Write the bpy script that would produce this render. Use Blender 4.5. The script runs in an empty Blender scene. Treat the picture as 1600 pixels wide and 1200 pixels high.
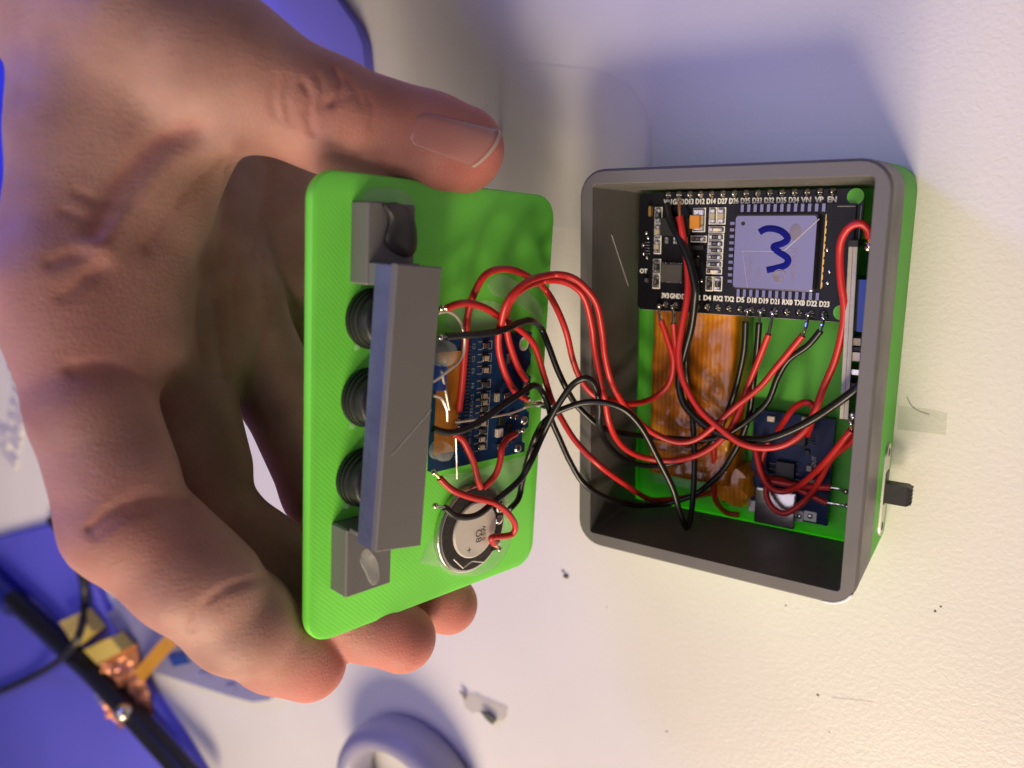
import bpy, math, random
import numpy as np
from mathutils import Vector, Matrix

# ------------------------------------------------------------------ units
# the scene is laid out in units of 1.05 mm, origin at the box rim's centre; the desk lies DESK units below
S = 0.00105
DESK = -32.0
sc = bpy.context.scene
col = sc.collection

# ------------------------------------------------------------------ camera
def rotv(w):
    w = np.array(w, float); th = np.linalg.norm(w); k = w/th
    K = np.array([[0,-k[2],k[1]],[k[2],0,-k[0]],[-k[1],k[0],0]])
    return np.eye(3)+math.sin(th)*K+(1-math.cos(th))*K@K
RC = rotv((0.2253,-0.583,-0.051)); TC = np.array((39.78,0.71,-156.06)); CF = 1222.3
CC = -RC.T@TC
def W(p):                                   # layout units -> metres
    return Vector((p[0]*S, p[1]*S, (p[2]-DESK)*S))
cam = bpy.data.cameras.new('camera'); camo = bpy.data.objects.new('camera', cam); col.objects.link(camo)
cam.sensor_width = 36; cam.lens = CF/1600*36; cam.clip_start = 0.01; cam.clip_end = 20
m = Matrix([list(RC.T[i])+[0] for i in range(3)]+[[0,0,0,1]]); m.translation = W(CC); camo.matrix_world = m
cam.dof.use_dof = True; cam.dof.focus_distance = 157*S; cam.dof.aperture_fstop = 12.0
sc.camera = camo
sc.render.resolution_x = 1024; sc.render.resolution_y = 768

# ------------------------------------------------------------------ world and lamps
wd = bpy.data.worlds.new('World'); sc.world = wd; wd.use_nodes = True
bg = wd.node_tree.nodes['Background']; bg.inputs[0].default_value = (0.62,0.56,0.62,1); bg.inputs[1].default_value = 0.13
def area(name, pos, target, size, power, color):
    l = bpy.data.lights.new(name, 'AREA'); l.shape = 'DISK'; l.size = size*S; l.energy = power; l.color = color
    o = bpy.data.objects.new(name, l); col.objects.link(o); o.location = W(pos)
    o.rotation_euler = (W(target)-W(pos)).to_track_quat('-Z','Y').to_euler(); return o
area('desk_lamp', (60,-570,320), (-20,-20,-20), 330, 5.5, (1.0,0.80,0.56))
sp_l = bpy.data.lights.new('reading_spot','SPOT'); sp_l.energy = 6.2; sp_l.color = (1.0,0.83,0.60); sp_l.spot_size = math.radians(25); sp_l.spot_blend = 1.0; sp_l.shadow_soft_size = 52*S
sp_o = bpy.data.objects.new('reading_spot', sp_l); col.objects.link(sp_o); sp_o.location = W((155,-275,350)); sp_o.rotation_euler = (W((-4,12,-8))-W((155,-275,350))).to_track_quat('-Z','Y').to_euler()
area('added_overhead_fill', (-115,5,520), (0,20,-10), 520, 1.05, (0.90,0.80,1.0))  # unseen lavender fill added overhead to lift shadows and tint the metal shield
area('blue_led_panel', (-250,240,225), (-100,70,50), 80, 0.7, (0.16,0.17,1.0))
area('blue_led_strip', (-560,-260,150), (-330,-190,-31), 120, 0.06, (0.10,0.12,1.0))
sc.view_settings.view_transform = 'Standard'; sc.view_settings.look = 'None'
sc.view_settings.exposure = 0.0; sc.view_settings.gamma = 1.0; sc.view_settings.use_curve_mapping = False

# ------------------------------------------------------------------ layout helpers
def ray(x, y): return RC.T@np.array([(x-800)/CF, -(y-600)/CF, -1.0])
def atz(x, y, z): d = ray(x,y); return CC+d*(z-CC[2])/d[2]
def atd(x, y, d): return CC+ray(x,y)*d
RL = np.array([[0.1746,0.035,0.984],[-0.0819,0.9964,-0.0209],[-0.9812,-0.0769,0.1768]])
RL = np.linalg.qr(RL)[0]*np.sign(np.diag(np.linalg.qr(RL)[1]))
TL = np.array([-42.54,-2.68,32.26])
def lidw(x, y, h):                          # point at height h over the lid face
    d = ray(x,y); n = RL[:,2]; return CC+d*((TL-CC)@n+h)/(d@n)
def lidl(x, y, h): return RL.T@(lidw(x,y,h)-TL)

# ------------------------------------------------------------------ mesh helpers
class MB:
    def __init__(s): s.v = []; s.f = []
    def add(s, vs, fs):
        o = len(s.v); s.v += [tuple(map(float,v)) for v in vs]; s.f += [tuple(i+o for i in f) for f in fs]; return s
    def box(s, a, b, ch=0.0):
        x0,y0,z0 = a; x1,y1,z1 = b
        if ch <= 0:
            return s.add([(x0,y0,z0),(x1,y0,z0),(x1,y1,z0),(x0,y1,z0),(x0,y0,z1),(x1,y0,z1),(x1,y1,z1),(x0,y1,z1)],
              [(3,2,1,0),(4,5,6,7),(0,1,5,4),(1,2,6,5),(2,3,7,6),(3,0,4,7)])
        def q(c, z): return [(x0+c,y0,z),(x1-c,y0,z),(x1,y0+c,z),(x1,y1-c,z),(x1-c,y1,z),(x0+c,y1,z),(x0,y1-c,z),(x0,y0+c,z)]
        def qi(c, i, z):
            return [(min(max(p[0],x0+i),x1-i),min(max(p[1],y0+i),y1-i),z) for p in q(c,z)]
        return s.loft([q(ch,z0), q(ch,z1-ch), qi(ch,ch*.9,z1)])
    def loft(s, loops, cap0=True, cap1=True):
        n = len(loops[0]); vs = [p for l in loops for p in l]; fs = []
        for k in range(len(loops)-1):
            for i in range(n):
                j = (i+1)%n; fs.append((k*n+i,k*n+j,(k+1)*n+j,(k+1)*n+i))
        if cap0: fs.append(tuple(reversed(range(n))))
        if cap1: fs.append(tuple(range((len(loops)-1)*n, len(loops)*n)))
        return s.add(vs, fs)
    def lathe(s, prof, c=(0,0,0), n=32, ax=2):
        loops = []
        for r,h in prof:
            l = []
            for i in range(n):
                a = 2*math.pi*i/n; p = [r*math.cos(a), r*math.sin(a), h]
                if ax == 0: p = [p[2],p[0],p[1]]
                if ax == 1: p = [p[1],p[2],p[0]]
                l.append((c[0]+p[0],c[1]+p[1],c[2]+p[2]))
            loops.append(l)
        return s.loft(loops)
    def tube(s, pts, r, n=10, flat=None):
        pts = [np.array(p, float) for p in pts]; N = len(pts); loops = []
        rs = r if hasattr(r,'__len__') else [r]*N
        t0 = pts[1]-pts[0]; t0 /= np.linalg.norm(t0)
        u = np.cross(t0, (0,0,1)) if abs(t0[2])<.9 else np.cross(t0,(1,0,0)); u /= np.linalg.norm(u)
        for i in range(N):
            t = pts[min(i+1,N-1)]-pts[max(i-1,0)]; t /= np.linalg.norm(t)+1e-12
            u = u-t*(u@t); u /= np.linalg.norm(u)+1e-12; v = np.cross(t,u)
            loops.append([tuple(pts[i]+rs[i]*(math.cos(2*math.pi*k/n)*u+math.sin(2*math.pi*k/n)*v)) for k in range(n)])
        return s.loft(loops)
    def sphere(s, c, r, sc3=(1,1,1), n=10):
        return s.loft([[(c[0]+r*sc3[0]*math.sin(t)*math.cos(2*math.pi*i/n),c[1]+r*sc3[1]*math.sin(t)*math.sin(2*math.pi*i/n),c[2]-r*sc3[2]*math.cos(t)) for i in range(n)]
             for t in [math.pi*(k+.15)/(6.3) for k in range(7)]])
    def build(s, name, mat, parent=None, smooth=False, frame='w', angle=40):
        me = bpy.data.meshes.new(name)
        if frame == 'l':      # already local to its parent (lid frame etc.)
            vs = [(v[0]*S,v[1]*S,v[2]*S) for v in s.v]
        else:
            off = parent_off(parent); vs = [tuple(W(v)-off) for v in s.v]
        me.from_pydata(vs, [], s.f); me.materials.append(mat)
        o = bpy.data.objects.new(name, me); col.objects.link(o)
        if parent: o.parent = parent
        if smooth:
            me.polygons.foreach_set('use_smooth', [True]*len(me.polygons))
            if angle < 180: me.set_sharp_from_angle(angle=math.radians(angle))
        me.update(); return o
OFF = {}
def parent_off(p):
    return OFF.get(p.name, Vector((0,0,0))) if p else Vector((0,0,0))
def tag(o, label, cat, group=None, kind=None):
    if label: o['label'] = label
    if cat: o['category'] = cat
    if group: o['group'] = group
    if kind: o['kind'] = kind
    return o
def thing(name, label, cat, base, group=None, kind=None):
    o = bpy.data.objects.new(name, None); col.objects.link(o); o.location = W(base); o.empty_display_size = 0.005
    OFF[o.name] = W(base); return tag(o, label, cat, group, kind)
def sub(o):                                  # meshes that become parents keep the offset of their root
    OFF[o.name] = OFF.get(o.parent.name, Vector((0,0,0))) if o.parent else Vector((0,0,0)); return o
def rrect(x0, x1, y0, y1, r, z, n=8):
    pts = []
    for cx,cy,a0 in ((x1-r,y1-r,0),(x0+r,y1-r,90),(x0+r,y0+r,180),(x1-r,y0+r,270)):
        for k in range(n+1):
            a = math.radians(a0+90*k/n); pts.append((cx+r*math.cos(a), cy+r*math.sin(a), z))
    return pts
def crom(pts, k=8):
    P = [np.array(p, float) for p in pts]; P = [2*P[0]-P[1]]+P+[2*P[-1]-P[-2]]; out = []
    for i in range(1, len(P)-2):
        a,b,c,d = P[i-1:i+3]
        for j in range(k):
            t = j/k; out.append(.5*((2*b)+(c-a)*t+(2*a-5*b+4*c-d)*t*t+(3*b-a-3*c+d)*t**3))
    out.append(P[-2]); return out
def text_geo(body, size, extrude=0.0, bold=0.0):
    cu = bpy.data.curves.new('t','FONT'); cu.body = body; cu.size = size; cu.align_x = 'CENTER'; cu.align_y = 'CENTER'
    cu.extrude = extrude; cu.offset = bold; cu.resolution_u = 3
    o = bpy.data.objects.new('t', cu); col.objects.link(o)
    dg = bpy.context.evaluated_depsgraph_get(); me = bpy.data.meshes.new_from_object(o.evaluated_get(dg))
    vs = [tuple(v.co) for v in me.vertices]; fs = [tuple(p.vertices) for p in me.polygons]
    bpy.data.objects.remove(o); bpy.data.curves.remove(cu); bpy.data.meshes.remove(me); return vs, fs

# ------------------------------------------------------------------ materials
def new_mat(name):
    m = bpy.data.materials.new(name); m.use_nodes = True; nt = m.node_tree
    return m, nt, nt.nodes['Principled BSDF']
def mat(name, c, rough=.5, metal=0, spec=.5, nscale=None, nbump=0, ncol=0, coat=0, trans=0, ior=1.45, alpha=1, sss=0, sssr=(1,.4,.2), var=None, translucent=0, detail=4):
    m, nt, b = new_mat(name); N = nt.nodes; L = nt.links
    b.inputs['Base Color'].default_value = (*c,1); b.inputs['Roughness'].default_value = rough
    b.inputs['Metallic'].default_value = metal; b.inputs['Specular IOR Level'].default_value = spec
    b.inputs['Coat Weight'].default_value = coat; b.inputs['Coat Roughness'].default_value = .12
    b.inputs['Transmission Weight'].default_value = trans; b.inputs['IOR'].default_value = ior; b.inputs['Alpha'].default_value = alpha
    if sss:
        b.inputs['Subsurface Weight'].default_value = sss; b.inputs['Subsurface Radius'].default_value = sssr; b.inputs['Subsurface Scale'].default_value = .0012
    if nscale:
        tc = N.new('ShaderNodeTexCoord'); no = N.new('ShaderNodeTexNoise'); no.inputs['Scale'].default_value = nscale; no.inputs['Detail'].default_value = detail
        L.new(tc.outputs['Object'], no.inputs['Vector'])
        if nbump:
            bp = N.new('ShaderNodeBump'); bp.inputs['Strength'].default_value = nbump; bp.inputs['Distance'].default_value = .0003
            L.new(no.outputs['Fac'], bp.inputs['Height']); L.new(bp.outputs['Normal'], b.inputs['Normal'])
        if ncol:
            n2 = N.new('ShaderNodeTexNoise'); n2.inputs['Scale'].default_value = nscale*.13; n2.inputs['Detail'].default_value = 5
            L.new(tc.outputs['Object'], n2.inputs['Vector'])
            mx = N.new('ShaderNodeMix'); mx.data_type = 'RGBA'
            mx.inputs[6].default_value = (*[v*(1-ncol) for v in c],1); mx.inputs[7].default_value = (*[min(1,v*(1+ncol)) for v in (var or c)],1)
            L.new(n2.outputs['Fac'], mx.inputs[0]); L.new(mx.outputs[2], b.inputs['Base Color'])
            mr = N.new('ShaderNodeMapRange'); mr.inputs[3].default_value = max(.03,rough-.12); mr.inputs[4].default_value = min(1,rough+.12)
            L.new(n2.outputs['Fac'], mr.inputs[0]); L.new(mr.outputs[0], b.inputs['Roughness'])
    if translucent:
        t = N.new('ShaderNodeBsdfTranslucent'); t.inputs[0].default_value = (*c,1)
        ms = N.new('ShaderNodeMixShader'); ms.inputs[0].default_value = translucent
        out = N['Material Output']; L.new(b.outputs[0], ms.inputs[1]); L.new(t.outputs[0], ms.inputs[2]); L.new(ms.outputs[0], out.inputs[0])
    return m
def printed(name, c, rough, axis, period, strength, translucent=0):
    # extruded plastic: fine parallel bead lines as relief
    m = mat(name, c, rough, translucent=translucent); nt = m.node_tree; N = nt.nodes; L = nt.links; b = N['Principled BSDF']
    tc = N.new('ShaderNodeTexCoord'); wv = N.new('ShaderNodeTexWave'); wv.bands_direction = axis
    wv.inputs['Scale'].default_value = .3142/period; wv.inputs['Distortion'].default_value = .6; wv.inputs['Detail'].default_value = 1
    L.new(tc.outputs['Object'], wv.inputs['Vector'])
    no = N.new('ShaderNodeTexNoise'); no.inputs['Scale'].default_value = 300; no.inputs['Detail'].default_value = 6; L.new(tc.outputs['Object'], no.inputs['Vector'])
    ad = N.new('ShaderNodeMath'); ad.operation = 'MULTIPLY_ADD'; ad.inputs[1].default_value = .8
    L.new(no.outputs['Fac'], ad.inputs[0]); L.new(wv.outputs['Fac'], ad.inputs[2])
    bp = N.new('ShaderNodeBump'); bp.inputs['Strength'].default_value = strength; bp.inputs['Distance'].default_value = .0001
    L.new(ad.outputs[0], bp.inputs['Height']); L.new(bp.outputs['Normal'], b.inputs['Normal'])
    n2 = N.new('ShaderNodeTexNoise'); n2.inputs['Scale'].default_value = 70; n2.inputs['Detail'].default_value = 6; L.new(tc.outputs['Object'], n2.inputs['Vector'])
    mr = N.new('ShaderNodeMapRange'); mr.inputs[1].default_value = .3; mr.inputs[2].default_value = .7; mr.inputs[3].default_value = rough-.1; mr.inputs[4].default_value = rough+.12
    L.new(n2.outputs['Fac'], mr.inputs[0]); L.new(mr.outputs[0], b.inputs['Roughness'])
    mx = N.new('ShaderNodeMix'); mx.data_type = 'RGBA'; mx.inputs[6].default_value = (*[v*.88 for v in c],1); mx.inputs[7].default_value = (*[v*1.1 for v in c],1)
    L.new(n2.outputs['Fac'], mx.inputs[0]); L.new(mx.outputs[2], b.inputs['Base Color'])
    return m
GREEN = (0.225,0.90,0.10)
M = {}
M['lid_green'] = printed('lid_green', GREEN, .42, 'DIAGONAL', .00052, .11, .12)
M['tray_green'] = printed('tray_green', GREEN, .40, 'Z', .0003, .25, .45)
M['grey'] = printed('grey_plastic', (0.125,0.118,0.118), .42, 'Z', .0007, .55)
M['bracket_grey'] = printed('bracket_grey', (0.15,0.145,0.145), .5, 'X', .0004, .12)
M['pcb_black'] = mat('pcb_black', (0.008,0.008,0.011), .22, spec=.22, nscale=900, nbump=.05, ncol=.3)
M['pcb_blue'] = mat('pcb_blue', (0.008,0.035,0.11), .30, spec=.25, nscale=900, nbump=.06, ncol=.35)
M['pcb_navy'] = mat('pcb_navy', (0.010,0.022,0.075), .3, spec=.2, nscale=900, nbump=.06, ncol=.35)
M['pcb_green'] = mat('pcb_green', (0.02,0.13,0.03), .3, nscale=1200, nbump=.2, ncol=.4)
M['pcb_edge'] = mat('pcb_edge', (0.38,0.36,0.33), .55, nscale=1500, nbump=.3, ncol=.3)
M['silk'] = mat('silkscreen', (0.75,0.74,0.70), .6, nscale=3000, ncol=.12)
M['silk_dim'] = mat('silkscreen_dim', (0.30,0.29,0.27), .6, nscale=3000, ncol=.12)
M['solder'] = mat('solder', (0.62,0.60,0.56), .18, 1, nscale=1200, nbump=.5)
M['shield'] = mat('shield_metal', (0.20,0.19,0.27), .27, 1, nscale=500, nbump=.03, ncol=.06)
M['steel'] = mat('steel', (0.55,0.53,0.50), .28, 1, nscale=800, nbump=.12, ncol=.2)
M['gold'] = mat('gold_pad', (0.70,0.45,0.13), .3, 1)
M['copper'] = mat('copper', (0.80,0.38,0.20), .3, 1, nscale=2500, nbump=.5)
M['chip'] = mat('chip_black', (0.012,0.012,0.012), .45, nscale=1500, nbump=.08, ncol=.3)
M['chip_grey'] = mat('chip_grey', (0.06,0.055,0.05), .4, nscale=1500, nbump=.08, ncol=.3)
M['ceramic'] = mat('ceramic', (0.42,0.36,0.27), .45)
M['led'] = mat('led_white', (0.75,0.66,0.55), .3)
M['tantalum'] = mat('tantalum', (0.60,0.24,0.02), .4, nscale=2000, ncol=.2)
M['red_wire'] = mat('red_insulation', (0.44,0.018,0.018), .38, nscale=500, nbump=.12, ncol=.12)
M['black_wire'] = mat('black_insulation', (0.007,0.007,0.008), .32, nscale=500, nbump=.12, ncol=.25)
M['glue'] = mat('hot_glue', (0.86,0.90,0.84), .10, alpha=.14, nscale=250, nbump=.35)
M['button_blue'] = mat('button_blue', (0.035,0.04,0.10), .3, nscale=350, nbump=.5, ncol=.7, var=(.12,.13,.24))
M['switch_plate'] = mat('switch_plate', (.62,.60,.57), .42, 1, nscale=300, nbump=.02)
M['ink'] = mat('blue_ink', (0.004,0.006,0.17), .6, spec=.12, nscale=1500, ncol=.3)
M['blue_part'] = mat('blue_part', (0.02,0.06,0.33), .4, nscale=800, ncol=.2)
M['knob'] = mat('knob_black', (0.016,0.016,0.018), .42, nscale=700, nbump=.12, ncol=.3)
M['flex'] = mat('flex_orange', (0.42,0.16,0.02), .3, nscale=500, nbump=.1, ncol=.3)
M['label_white'] = mat('speaker_face', (0.68,0.64,0.59), .4, .3, nscale=900, nbump=.06, ncol=.15)
M['foam'] = mat('speaker_black', (0.02,0.018,0.016), .55, nscale=900, nbump=.7, ncol=.5)
M['scratch'] = mat('scratch_pale', (0.45,0.44,0.43), .5)
# kapton wrapped cell: streaky amber film
def kapton():
    m, nt, b = new_mat('kapton'); N = nt.nodes; L = nt.links
    tc = N.new('ShaderNodeTexCoord')
    wv = N.new('ShaderNodeTexWave'); wv.bands_direction = 'X'; wv.inputs['Scale'].default_value = .3142/.0011; wv.inputs['Distortion'].default_value = .8; wv.inputs['Detail'].default_value = 2; wv.inputs['Detail Scale'].default_value = .5; L.new(tc.outputs['Object'], wv.inputs['Vector'])
    n4 = N.new('ShaderNodeTexNoise'); n4.inputs['Scale'].default_value = 32; n4.inputs['Detail'].default_value = 5; n4.inputs['Distortion'].default_value = .8; L.new(tc.outputs['Object'], n4.inputs['Vector'])
    av = N.new('ShaderNodeMath'); av.operation = 'MULTIPLY_ADD'; av.inputs[1].default_value = .055; L.new(wv.outputs['Fac'], av.inputs[0]); L.new(n4.outputs['Fac'], av.inputs[2])
    cr = N.new('ShaderNodeValToRGB'); e = cr.color_ramp.elements; e[0].position = .36; e[0].color = (.10,.026,.002,1); e[1].position = .72; e[1].color = (.90,.42,.02,1); k = cr.color_ramp.elements.new(.52); k.color = (.45,.14,.006,1)
    L.new(av.outputs[0], cr.inputs[0]); L.new(cr.outputs[0], b.inputs['Base Color'])
    n2 = N.new('ShaderNodeTexNoise'); n2.noise_type = 'RIDGED_MULTIFRACTAL'; n2.inputs['Scale'].default_value = 48; n2.inputs['Detail'].default_value = 2; n2.inputs['Distortion'].default_value = 1.6; L.new(tc.outputs['Object'], n2.inputs['Vector'])
    bp = N.new('ShaderNodeBump'); bp.inputs['Strength'].default_value = .55; bp.inputs['Distance'].default_value = .0012; L.new(n2.outputs['Fac'], bp.inputs['Height'])
    L.new(bp.outputs[0], b.inputs['Normal']); L.new(bp.outputs[0], b.inputs['Coat Normal']); b.inputs['Roughness'].default_value = .25; b.inputs['Coat Weight'].default_value = 1; b.inputs['Coat Roughness'].default_value = .04; b.inputs['Coat IOR'].default_value = 1.38
    return m
M['kapton'] = kapton()
def desk_mat():
    m, nt, b = new_mat('desk_laminate'); N = nt.nodes; L = nt.links
    tc = N.new('ShaderNodeTexCoord')
    no = N.new('ShaderNodeTexNoise'); no.inputs['Scale'].default_value = 850; no.inputs['Detail'].default_value = 3; no.inputs['Roughness'].default_value = .45; no.inputs['Distortion'].default_value = .6
    L.new(tc.outputs['Object'], no.inputs['Vector'])
    bp = N.new('ShaderNodeBump'); bp.inputs['Strength'].default_value = .42; bp.inputs['Distance'].default_value = .0002; L.new(no.outputs['Fac'], bp.inputs['Height']); L.new(bp.outputs[0], b.inputs['Normal'])
    n2 = N.new('ShaderNodeTexNoise'); n2.inputs['Scale'].default_value = 14; n2.inputs['Detail'].default_value = 5; L.new(tc.outputs['Object'], n2.inputs['Vector'])
    cr = N.new('ShaderNodeValToRGB'); e = cr.color_ramp.elements; e[0].position = .3; e[0].color = (.70,.68,.66,1); e[1].position = .7; e[1].color = (.76,.74,.715,1)
    L.new(n2.outputs['Fac'], cr.inputs[0])
    vo = N.new('ShaderNodeTexVoronoi'); vo.inputs['Scale'].default_value = 55; vo.inputs['Randomness'].default_value = 1; L.new(tc.outputs['Object'], vo.inputs['Vector'])
    mr = N.new('ShaderNodeMapRange'); mr.inputs[1].default_value = .012; mr.inputs[2].default_value = .035; L.new(vo.outputs['Distance'], mr.inputs[0])
    sp = N.new('ShaderNodeMath'); sp.operation = 'LESS_THAN'; sp.inputs[1].default_value = .16
    sv = N.new('ShaderNodeSeparateColor'); L.new(vo.outputs['Color'], sv.inputs[0]); L.new(sv.outputs[0], sp.inputs[0])
    iv = N.new('ShaderNodeMath'); iv.operation = 'SUBTRACT'; iv.inputs[0].default_value = 1; L.new(mr.outputs[0], iv.inputs[1])
    ml = N.new('ShaderNodeMath'); ml.operation = 'MULTIPLY'; L.new(iv.outputs[0], ml.inputs[0]); L.new(sp.outputs[0], ml.inputs[1])
    mx = N.new('ShaderNodeMix'); mx.data_type = 'RGBA'; mx.inputs[7].default_value = (.16,.12,.09,1); L.new(ml.outputs[0], mx.inputs[0]); L.new(cr.outputs[0], mx.inputs[6])
    L.new(mx.outputs[2], b.inputs['Base Color']); b.inputs['Roughness'].default_value = .36; b.inputs['Specular IOR Level'].default_value = .5
    return m
M['desk'] = desk_mat()

# ------------------------------------------------------------------ the desk
FLOOR = -28.6
d = MB(); n = 24
d.box((-900,-700,DESK-12),(600,500,DESK))
o = d.build('desk', M['desk']); o['kind'] = 'structure'; tag(o, 'white laminate desk top with fine pebbled texture', 'desk')

# ------------------------------------------------------------------ the open box
box = thing('project_box', 'open rectangular box of grey plastic over a green tray, holding boards and wires', 'box', (0,0,DESK))
X,Y = 30.0,41.63
b = MB(); R6 = 5.5
def ring(e, z, r): return rrect(-X+e,X-e,-Y+e,Y-e,max(.15,r),z,6)
loops = [ring(0,-13.6,R6), ring(0,-.5,R6), ring(.5,0,R6-.5), ring(2.9,0,.9), ring(3.0,-.1,.8), [(p[0],min(p[1],Y-4.75),p[2]) for p in ring(3.05,-24.4,.8)],
         ring(1.75,-24.4,1.5), ring(1.75,-13.6,1.5)]
b.loft(loops+[loops[0]], False, False)
collar = b.build('collar', M['grey'], box, True, angle=22)
b = MB()
loops = [ring(1.2,DESK,R6-1.2), ring(.35,DESK+.35,R6-.35), ring(0,DESK+1.3,R6), ring(0,-14.2,R6), ring(.35,-13.75,R6-.35), ring(1.6,-13.75,R6-1.6), ring(1.6,FLOOR,2.0)]
b.loft(loops)
tray = b.build('tray', M['tray_green'], box, True, angle=35)
# curled white chip at the rim corner
b = MB(); b.tube(crom([(24.5+5.35*math.cos(math.radians(a)),-36.13+5.35*math.sin(math.radians(a)),-.12) for a in (-96,-72,-48,-28)],6),[.1]+[.3]*17+[.1],8)
b.build('chipped_edge', mat('chip_white',(.8,.78,.74),.4), box, True)
# slide switch in the right wall
sw = MB(); prof = rrect(-10.2,10.2,-2.6,2.6,2.6,0,8)
sw.loft([[(30.02,-24.6+p[0],-23+p[1]) for p in prof],[(30.45,-24.6+p[0],-23+p[1]) for p in prof]])
swo = sub(sw.build('slide_switch', M['switch_plate'], box, True, angle=30))
k = MB(); k.box((30.2,-27.4,-24.6),(30.62,-20.6,-21.4)); k.build('slot', M['chip'], swo)
k = MB()
loops = []
for x,e in ((30.4,0),(34.6,0),(35.2,.25)):
    loops.append([(x,-27.1+e,-24.4+e),(x,-22.9-e,-24.4+e),(x,-22.9-e,-21.6-e),(x,-27.1+e,-21.6-e)])
k.loft(loops)
for i in range(5): k.box((35.1,-26.7+i*.8,-24.2),(35.5,-26.35+i*.8,-21.8))
k.build('switch_knob', M['knob'], swo)
for yy in (-16.4,-32.8):
    k = MB(); k.lathe([(.9,0),(.9,.08)],(30.46,yy,-23),14,0); k.build('screw_hole', M['chip'], swo)
# scratches on the inside
for a,b_ in (((-26.9,28,-9),(-26.9,16,-18)),):
    k = MB(); k.tube([a,b_],.07,5); k.build('scratch', M['scratch'], box)

# ------------------------------------------------------------------ microcontroller board
ZB = -16.0
def ob(x, y, z=ZB): return atz(x,y,z)
mcu = thing('microcontroller_board', 'black microcontroller board with metal shielded module and white pin names', 'circuit board', (0,24,ZB-1.6))
bx0,bx1,by0,by1 = -23.6,22.7,11.0,36.8
b = MB(); b.loft([rrect(bx0,bx1,by0,by1,1.2,ZB-1.6,4), rrect(bx0,bx1,by0,by1,1.2,ZB,4)])
pcb = sub(b.build('board', M['pcb_black'], mcu))
# pale cut edge along the lower side
b = MB(); b.box((bx0+1,by0-.12,ZB-1.3),(bx1-1,by0-.004,ZB-.35)); b.build('cut_edge', M['pcb_edge'], mcu)
PITCH = 2.42
xs = [-12.05+PITCH*(i-2) for i in range(15)]
top_names = ['VIN','GND','D13','D12','D14','D27','D26','D25','D33','D32','D35','D34','VN','VP','EN']
bot_names = ['3V3','GND','D15','D2','D4','RX2','TX2','D5','D18','D19','D21','RX0','TX0','D22','D23']
def lettering(body, size, x, y, z, parent, mt, rz=0, sx=1.0, name='lettering'):
    vs, fs = text_geo(body, size); c, s_ = math.cos(rz), math.sin(rz)
    g = MB(); g.add([(x+(v[0]*sx*c-v[1]*s_), y+(v[0]*sx*s_+v[1]*c), z) for v in vs], fs)
    return g.build(name, mt, parent)
def bolder(body, size, x, y, z, parent, mt, rz=0, sx=1.0, name='lettering'):
    vs, fs = text_geo(body, size); c, s_ = math.cos(rz), math.sin(rz); g = MB()
    for k,(ox,oy) in enumerate(((0,0),(.07,0),(-.07,0),(0,.06),(0,-.06))):
        g.add([(x+ox+(v[0]*sx*c-v[1]*s_), y+oy+(v[0]*sx*s_+v[1]*c), z+.004*k) for v in vs], fs)
    return g.build(name, mt, parent)
for i in range(15):
    xi = xs[i]
    for yy,nm,ly in ((by1-.55,top_names[i],34.75),(by0+1.45,bot_names[i],by0+3.35)):
        g = MB(); g.lathe([(.80,0),(.80,.03),(.55,.25),(.35,.75),(.12,1.05)],(xi,yy,ZB),12)
        g.build('solder_joint', M['solder'], mcu, True, angle=180)
        bolder(nm, 1.55, xi, ly, ZB+.03, mcu, M['silk'], 0, .74 if len(nm)>2 else .9, 'pin_name')
# plated half holes seen along the top wall are the joints above; mounting holes show the green floor
for x,y in ((20.3,by0+1.9),(21.2,by1-1.5)):
    g = MB(); g.lathe([(1.55,0),(1.55,.02)],(x,y,ZB),20); g.build('mounting_hole', M['tray_green'], mcu)
# radio module: carrier, shield, castellated pads
g = MB(); g.box((-2.4,15.2,ZB+.02),(21.6,34.0,ZB+.8)); g.build('module_carrier', M['pcb_black'], mcu)
sh = MB(); sh.loft([rrect(-1.1,15.4,17.0,32.1,.7,ZB+.82,4), rrect(-1.1,15.4,17.0,32.1,.7,ZB+2.75,4), rrect(-.8,15.1,17.3,31.8,.6,ZB+3.0,4)])
sho = sub(sh.build('shield', M['shield'], mcu, True, angle=30))
g = MB(); g.lathe([(.42,0),(.42,.02)],(.75,30.3,ZB+3.003),16); g.build('shield_dot', M['chip'], sho)
for body,x,y,sz in (('WROOM-32',11.3,22.3,1.25),('ESPRESSIF',2.7,22.3,1.0),('ESP32',4.4,20.6,.9)):
    lettering(body, sz, x, y, ZB+3.006, sho, mat('etched_'+body[:5].lower(), (.20,.15,.17), .5), math.pi/2)
def swirl(cx, cy, r):
    g = MB()
    for k in range(4):
        rr = r*(1-.22*k); pts = [(cx+rr*math.cos(a), cy+rr*math.sin(a), ZB+3.02) for a in np.linspace(.4+.5*k,5.2+.4*k,18)]; g.tube(pts,.10,5)
    return g
swirl(8.6,20.0,1.25).build('swirl_emblem', mat('etched_emblem',(.26,.22,.22),.5), sho)
g = MB(); g.sphere((11.2,28.6,ZB+3.0),1.15,(1,1.5,.03),12); g.build('glue_smear', mat('smear',(.24,.21,.25),.5,.9), sho)
mk = [(1186.5,363),(1194,358.5),(1202,357),(1212,358),(1222,362),(1230,370),(1229,376),(1221,381),(1209,385),(1213,391),(1222,397),(1230,403),(1231,409),(1226,415),(1212,419),(1198,422)]
g = MB(); pts = crom([atz(x,y,ZB+3.02) for x,y in mk],5)
g.tube(pts,.66,8); g.v = [(v[0],v[1],ZB+3.02+(v[2]-ZB-3.02)*.12) for v in g.v]; g.build('marker_scrawl', M['ink'], sho, True)
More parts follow.
